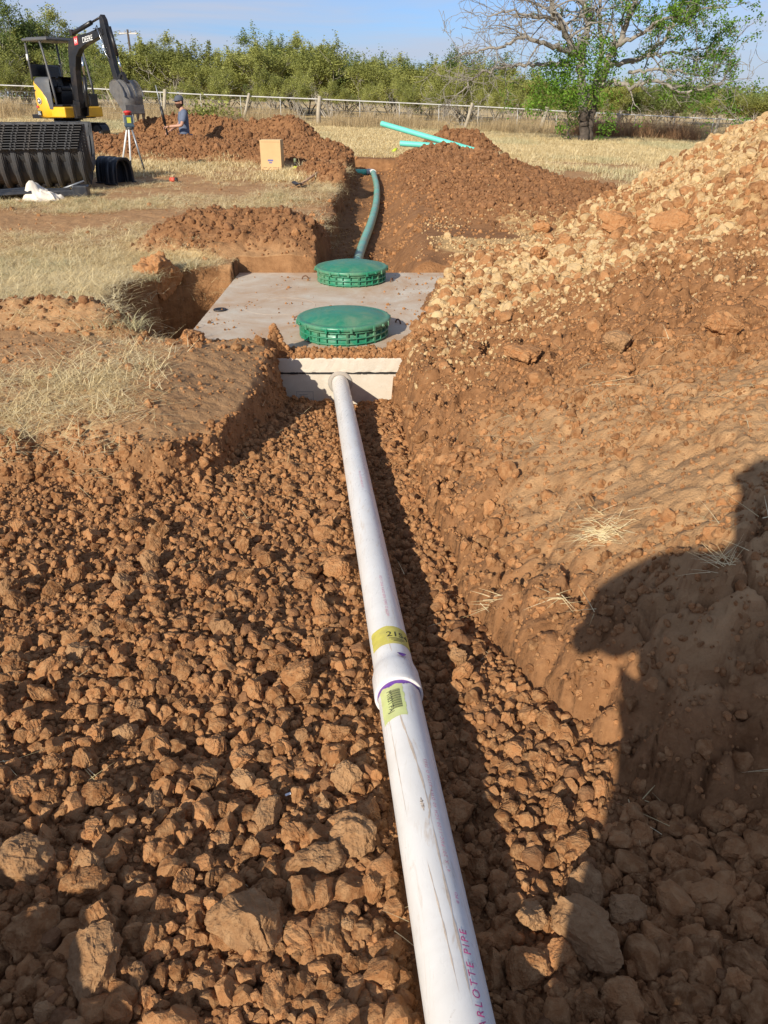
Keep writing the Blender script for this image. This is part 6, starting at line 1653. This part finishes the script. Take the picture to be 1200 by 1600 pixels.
def figure(name, loc, yaw, label, pose, mats, bulk=1.0, cap=True, beard=True, glasses=True, brim=True, k=1.0):
    """canonical: facing +Y, x to the figure's right, feet on z=0, metres for a 1.78 m person"""
    t = empty(name, loc, yaw); tag(t, label, 'person')
    J = dict(head=(0, .02, 1.66), pelvis=(0, 0, .95), belly=(0, .01, 1.08), chest=(0, .0, 1.30), neckb=(0, -.01, 1.47), neck=(0, .0, 1.54), shl=(-.17, -.01, 1.43), shr=(.17, -.01, 1.43),
             hipl=(-.09, 0, .92), hipr=(.09, 0, .92), knl=(-.11, .02, .50), knr=(.11, .02, .50), anl=(-.12, -.02, .09), anr=(.12, -.02, .09), tol=(-.13, .15, .04), tor=(.13, .15, .04))
    J.update({a: b for a, b in pose.items() if a in J or a in ('ell', 'wrl', 'elr', 'wrr')}); V_ = {a: Vector(b) for a, b in J.items()}
    # the bare body, one surface
    names_ = ['pelvis', 'belly', 'chest', 'neckb', 'neck', 'headc', 'shl', 'ell', 'wrl', 'shr', 'elr', 'wrr', 'hipl', 'knl', 'anl', 'tol', 'hipr', 'knr', 'anr', 'tor']
    H = Vector(J.get('head', (0, .02, 1.66))); V_['headc'] = H-Vector((0, .0, .06))
    rad = dict(pelvis=(.13, .10), belly=(.125, .10), chest=(.15, .105), neckb=(.075, .065), neck=(.055, .055), headc=(.05, .05), shl=(.06, .06), ell=(.043, .043), wrl=(.029, .025), shr=(.06, .06), elr=(.043, .043), wrr=(.029, .025),
               hipl=(.085, .085), knl=(.058, .058), anl=(.042, .042), tol=(.035, .03), hipr=(.085, .085), knr=(.058, .058), anr=(.042, .042), tor=(.035, .03))
    ix = {a: i for i, a in enumerate(names_)}
    ed = [('pelvis', 'belly'), ('belly', 'chest'), ('chest', 'neckb'), ('neckb', 'neck'), ('neck', 'headc'), ('neckb', 'shl'), ('shl', 'ell'), ('ell', 'wrl'), ('neckb', 'shr'), ('shr', 'elr'), ('elr', 'wrr'),
          ('pelvis', 'hipl'), ('hipl', 'knl'), ('knl', 'anl'), ('anl', 'tol'), ('pelvis', 'hipr'), ('hipr', 'knr'), ('knr', 'anr'), ('anr', 'tor')]
    skin_obj('body', [(V_[a], rad[a][0]*.92, rad[a][1]*.92) for a in names_], [(ix[a], ix[b]) for a, b in ed], mats['skin'], t)
    # head with face
    hb = MB(); n = 26; Mh = rot(z=pose.get('headyaw', 0)); vs = []; fs = []
    for i in range(n+1):
        ph = math.pi*i/n
        for j in range(n):
            th = 2*math.pi*j/n; x_ = .076*math.sin(ph)*math.cos(th); y_ = .095*math.sin(ph)*math.sin(th); z_ = .118*math.cos(ph)
            if z_ < 0: x_ *= 1-.28*(-z_/.118); y_ = y_*(1-.18*(-z_/.118))+(.008*(-z_/.118))
            f_ = math.exp(-((th-math.pi/2)/.16)**2) if True else 0
            y_ += .022*f_*math.exp(-((z_+.012)/.022)**2)+.008*math.exp(-((th-math.pi/2)/.3)**2)*math.exp(-((z_+.055)/.012)**2)
            for s_ in (-1, 1): y_ -= .008*math.exp(-((th-math.pi/2-s_*.38)/.2)**2)*math.exp(-((z_-.012)/.016)**2)
            vs.append(Mh @ Vector((x_, y_, z_))+H)
    for i in range(n):
        for j in range(n): fs.append([i*n+j, i*n+(j+1) % n, (i+1)*n+(j+1) % n, (i+1)*n+j])
    hb.add(vs, fs, True)
    for s_ in (-1, 1): hb.box(Mh @ Vector((.078*s_, -.005, -.01))+H, (.014, .036, .058), Mh, .006)
    hb.build('head', mats['skin'], t); hd_ = t.children[-1]
    if cap:
        cb = MB(); prof = [(.090, .030), (.092, .06), (.086, .095), (.066, .122), (.03, .135), (.001, .137)]
        cb.lathe(prof, H+Mh @ Vector((0, -.002, 0)), 26, True, Mh, sx=.95, sy=1.12)
        vs = []; fs = []
        for i in range(11):
            a = math.pi*(.12+.76*i/10)
            for q in (0, .5, 1): vs.append(H+Mh @ Vector((math.cos(a)*.082, (.098*math.sin(a))+q*.075*math.sin(a)**.6, .040-.018*q+.012*math.sin(a)*(1-q))))
        for i in range(10):
            for j in range(2): fs.append([i*3+j, i*3+j+1, i*3+j+4, i*3+j+3])
        cb.add(vs, fs, True); cb.build('cap', mats['cap'], t); t.children[-1].modifiers.new('s', 'SOLIDIFY').thickness = .004
    hr = MB(); vs = []; fs = []
    for i in range(13):
        ph = math.pi*(.30+.42*i/12)
        for j in range(17):
            th = math.pi*(1.02+.96*j/16); vs.append(H+Mh @ Vector((.081*math.sin(ph)*math.cos(th), .099*math.sin(ph)*math.sin(th), .119*math.cos(ph))))
    for i in range(12):
        for j in range(16): fs.append([i*17+j, i*17+j+1, i*17+j+18, i*17+j+17])
    hr.add(vs, fs, True); hr.build('hair', mats['hair'], t)
    if beard:
        bb = MB(); vs = []; fs = []
        for i in range(10):
            ph = math.pi*(.56+.40*i/9)
            for j in range(17):
                th = math.pi*(-.12+1.24*j/16); q = 1.12+.10*math.sin(i*2.1+j*1.7)*.3; vs.append(H+Mh @ Vector((.070*math.sin(ph)*math.cos(th)*q, .092*math.sin(ph)*math.sin(th)*q+.008, .118*math.cos(ph)*1.13-.006)))
        for i in range(9):
            for j in range(16): fs.append([i*17+j, i*17+j+1, i*17+j+18, i*17+j+17])
        bb.add(vs, fs, True); bb.build('beard', mats['hair'], t)
    if glasses:
        gg = MB()
        for s_ in (-1, 1): gg.box(H+Mh @ Vector((.032*s_, .088, .014)), (.052, .012, .034), Mh @ rot(z=-.25*s_), .006); gg.box(H+Mh @ Vector((.075*s_, .035, .018)), (.006, .10, .010), Mh)
        gg.build('sunglasses', GLS, t)
    # shirt with sleeves
    def mid(a, b, q): return V_[a].lerp(V_[b], q)
    sv = [(V_['pelvis']+Vector((0, 0, -.02)), .155*bulk**.3, .125), (V_['belly'], .155*bulk**1.45, .13*bulk), (V_['chest'], .18*bulk**.85, .135*bulk**.6), (V_['neckb']-Vector((0, 0, .01)), .085, .075), (V_['shl'], .082*bulk**.4, .08*bulk**.4), (mid('shl', 'ell', .45), .075*bulk, .072*bulk), (mid('shl', 'ell', .80), .070*bulk**1.3, .068*bulk**1.3), (V_['shr'], .082, .08), (mid('shr', 'elr', .45), .075, .072), (mid('shr', 'elr', .80), .070, .068)]
    skin_obj('shirt', sv, [(0, 1), (1, 2), (2, 3), (3, 4), (4, 5), (5, 6), (3, 7), (7, 8), (8, 9)], mats['shirt'], t, 0, 2)
    lb = bulk**.85
    pv = [(V_['pelvis']+Vector((0, 0, .03)), .145*lb, .115*lb), (V_['hipl'], .105*lb, .10*lb), (V_['knl'], .078*lb, .078*lb), (V_['anl'], .068*lb, .068*lb), (V_['hipr'], .105*lb, .10*lb), (V_['knr'], .078*lb, .078*lb), (V_['anr'], .068*lb, .068*lb)]; 
    skin_obj('trousers', pv, [(0, 1), (1, 2), (2, 3), (0, 4), (4, 5), (5, 6)], mats['pants'], t, 0, 2)
    for a, b in (('anl', 'tol'), ('anr', 'tor')):
        skin_obj('boot', [(V_[a]+Vector((0, -.03, -.03)), .055, .055), (V_[a].lerp(V_[b], .5)-Vector((0, 0, .01)), .052, .045), (V_[b], .048, .036)], [(0, 1), (1, 2)], mats['boot'], t, 0, 2)
    # hands: palm and five bent fingers
    for sd_, wr, el in ((-1, 'wrl', 'ell'), (1, 'wrr', 'elr')):
        u = (V_[wr]-V_[el]).normalized(); cu = Vector(pose.get('curl%s' % ('l' if sd_ < 0 else 'r'), (0, 0, -1))).normalized(); cu = (cu-u*cu.dot(u)).normalized(); s_ = u.cross(cu).normalized()
        W_ = V_[wr]; vv = [(W_, .026, .022), (W_+u*.05, .036, .020), (W_+u*.085, .034, .016)]; ee = [(0, 1), (1, 2)]
        for f_, (o_, L_) in enumerate(((-.030, .070), (-.010, .080), (.010, .075), (.030, .060))):
            b = len(vv); base_ = W_+u*.088+s_*o_; vv += [(base_, .0095, .0095), (base_+u*L_*.40+cu*.008, .0088, .0088), (base_+u*L_*.58+cu*.034, .0080, .0080), (base_+u*L_*.40+cu*.056, .0072, .0072)]; ee += [(2, b), (b, b+1), (b+1, b+2), (b+2, b+3)]
        b = len(vv); th_ = -s_*(1 if sd_ > 0 else -1); vv += [(W_+u*.035+th_*.032+cu*.01, .011, .011), (W_+u*.062+th_*.048+cu*.025, .010, .010), (W_+u*.085+th_*.042+cu*.042, .0085, .0085)]; ee += [(1, b), (b, b+1), (b+1, b+2)]
        skin_obj('hand', vv, ee, mats.get('hand', mats['skin']), t, 0, 1)
    return t, V_
# the man in the trench, facing left and half towards the camera
WP = at(288, 200, 19.95); fz = float(base(WP.x, 19.95))-.62
yaw = R(112)        # canonical +Y turned towards -X
mt = dict(skin=SKIN, hair=HAIR, cap=CAP1, shirt=TEE, pants=JEAN, boot=BOOT)
head_top = at(281, 147, 19.95).z; sc_ = (head_top-fz)/1.80
wk, WV = figure('person', (WP.x, 19.95, fz), yaw, 'bearded man in a grey-blue T-shirt and cap standing in the trench holding a pole',
    dict(ell=(-.30, .10, 1.18), wrl=(-.16, .36, 1.16), elr=(.30, .06, 1.19), wrr=(.12, .32, 1.06), head=(0, .05, 1.645), headyaw=.35, neck=(0, .02, 1.54)), mt)
wk.scale = (sc_, sc_, sc_)
def wp(v): return Vector(wk.location)+(Matrix.Rotation(yaw, 3, 'Z') @ (Vector(v)*sc_))
h1 = wp(WV['wrl']+Vector((0.03, .07, -.01))); h2 = wp(WV['wrr']+Vector((-.02, .06, -.02)))
up_end = at(243, 133, h1.y-.05); dirp = (up_end-h1).normalized()
low = h1-dirp*.35
t = empty('digging_bar', low); tag(t, 'long black digging tool held slanting up by the man in the trench', 'digging tool')
MB().tube([Vector(), (h1-low), (up_end-low)*.62], [.024, .022, .019], 8).build('shaft', BLKM, t)
MB().tube([(up_end-low)*.60, up_end-low], [.014, .012], 8).build('thin_shaft', GRY, t)
MB().tube([(h1-low)+dirp*.05, (h1-low)+dirp*.42], .034, 8).build('grip_sleeve', BLKM, t)
# the person taking the photograph, whose shadow falls on the bank
mt2 = dict(skin=SKIN, hair=HAIR, cap=CAP1, shirt=simple('shirt_tan', (.4, .36, .3), .85), pants=JEAN, boot=BOOT)
pz = gz(-.10, -.42)
ph, PV = figure('person', (-.12, -.42, pz), 0, 'person in a cap holding up a phone with both hands, astride the white pipe',
    dict(pelvis=(0, 0, .90), belly=(0, .0, 1.05), chest=(-.11, .0, 1.25), neckb=(-.05, -.02, 1.40), neck=(-.04, .0, 1.46), shl=(-.27, -.01, 1.34), shr=(.10, -.01, 1.36), hipl=(-.12, 0, .87), hipr=(.12, 0, .87), knl=(-.12, .0, .46), knr=(.12, .0, .46), anl=(-.13, -.02, .09), anr=(.13, -.02, .09), tol=(-.15, .13, .04), tor=(.15, .13, .04),
         ell=(-.41, .12, 1.07), wrl=(.05, .20, 1.23), elr=(.36, .0, 1.06), wrr=(.19, .20, 1.23), head=(-.04, -.0, 1.58), curll=(1, 0, 0), curlr=(-1, 0, 0)), mt2, bulk=1.45, beard=False, glasses=False)
t = empty('phone', (0, -.045, CAMZ-.035)); t.rotation_euler = (-PITCH*.0, 0, 0); tag(t, 'dark smartphone held upright in both hands behind the picture plane', 'phone')
MB().box((0, 0, 0), (.076, .009, .155), rot(x=-PITCH), .003).build('phone_body', BLKM, t)
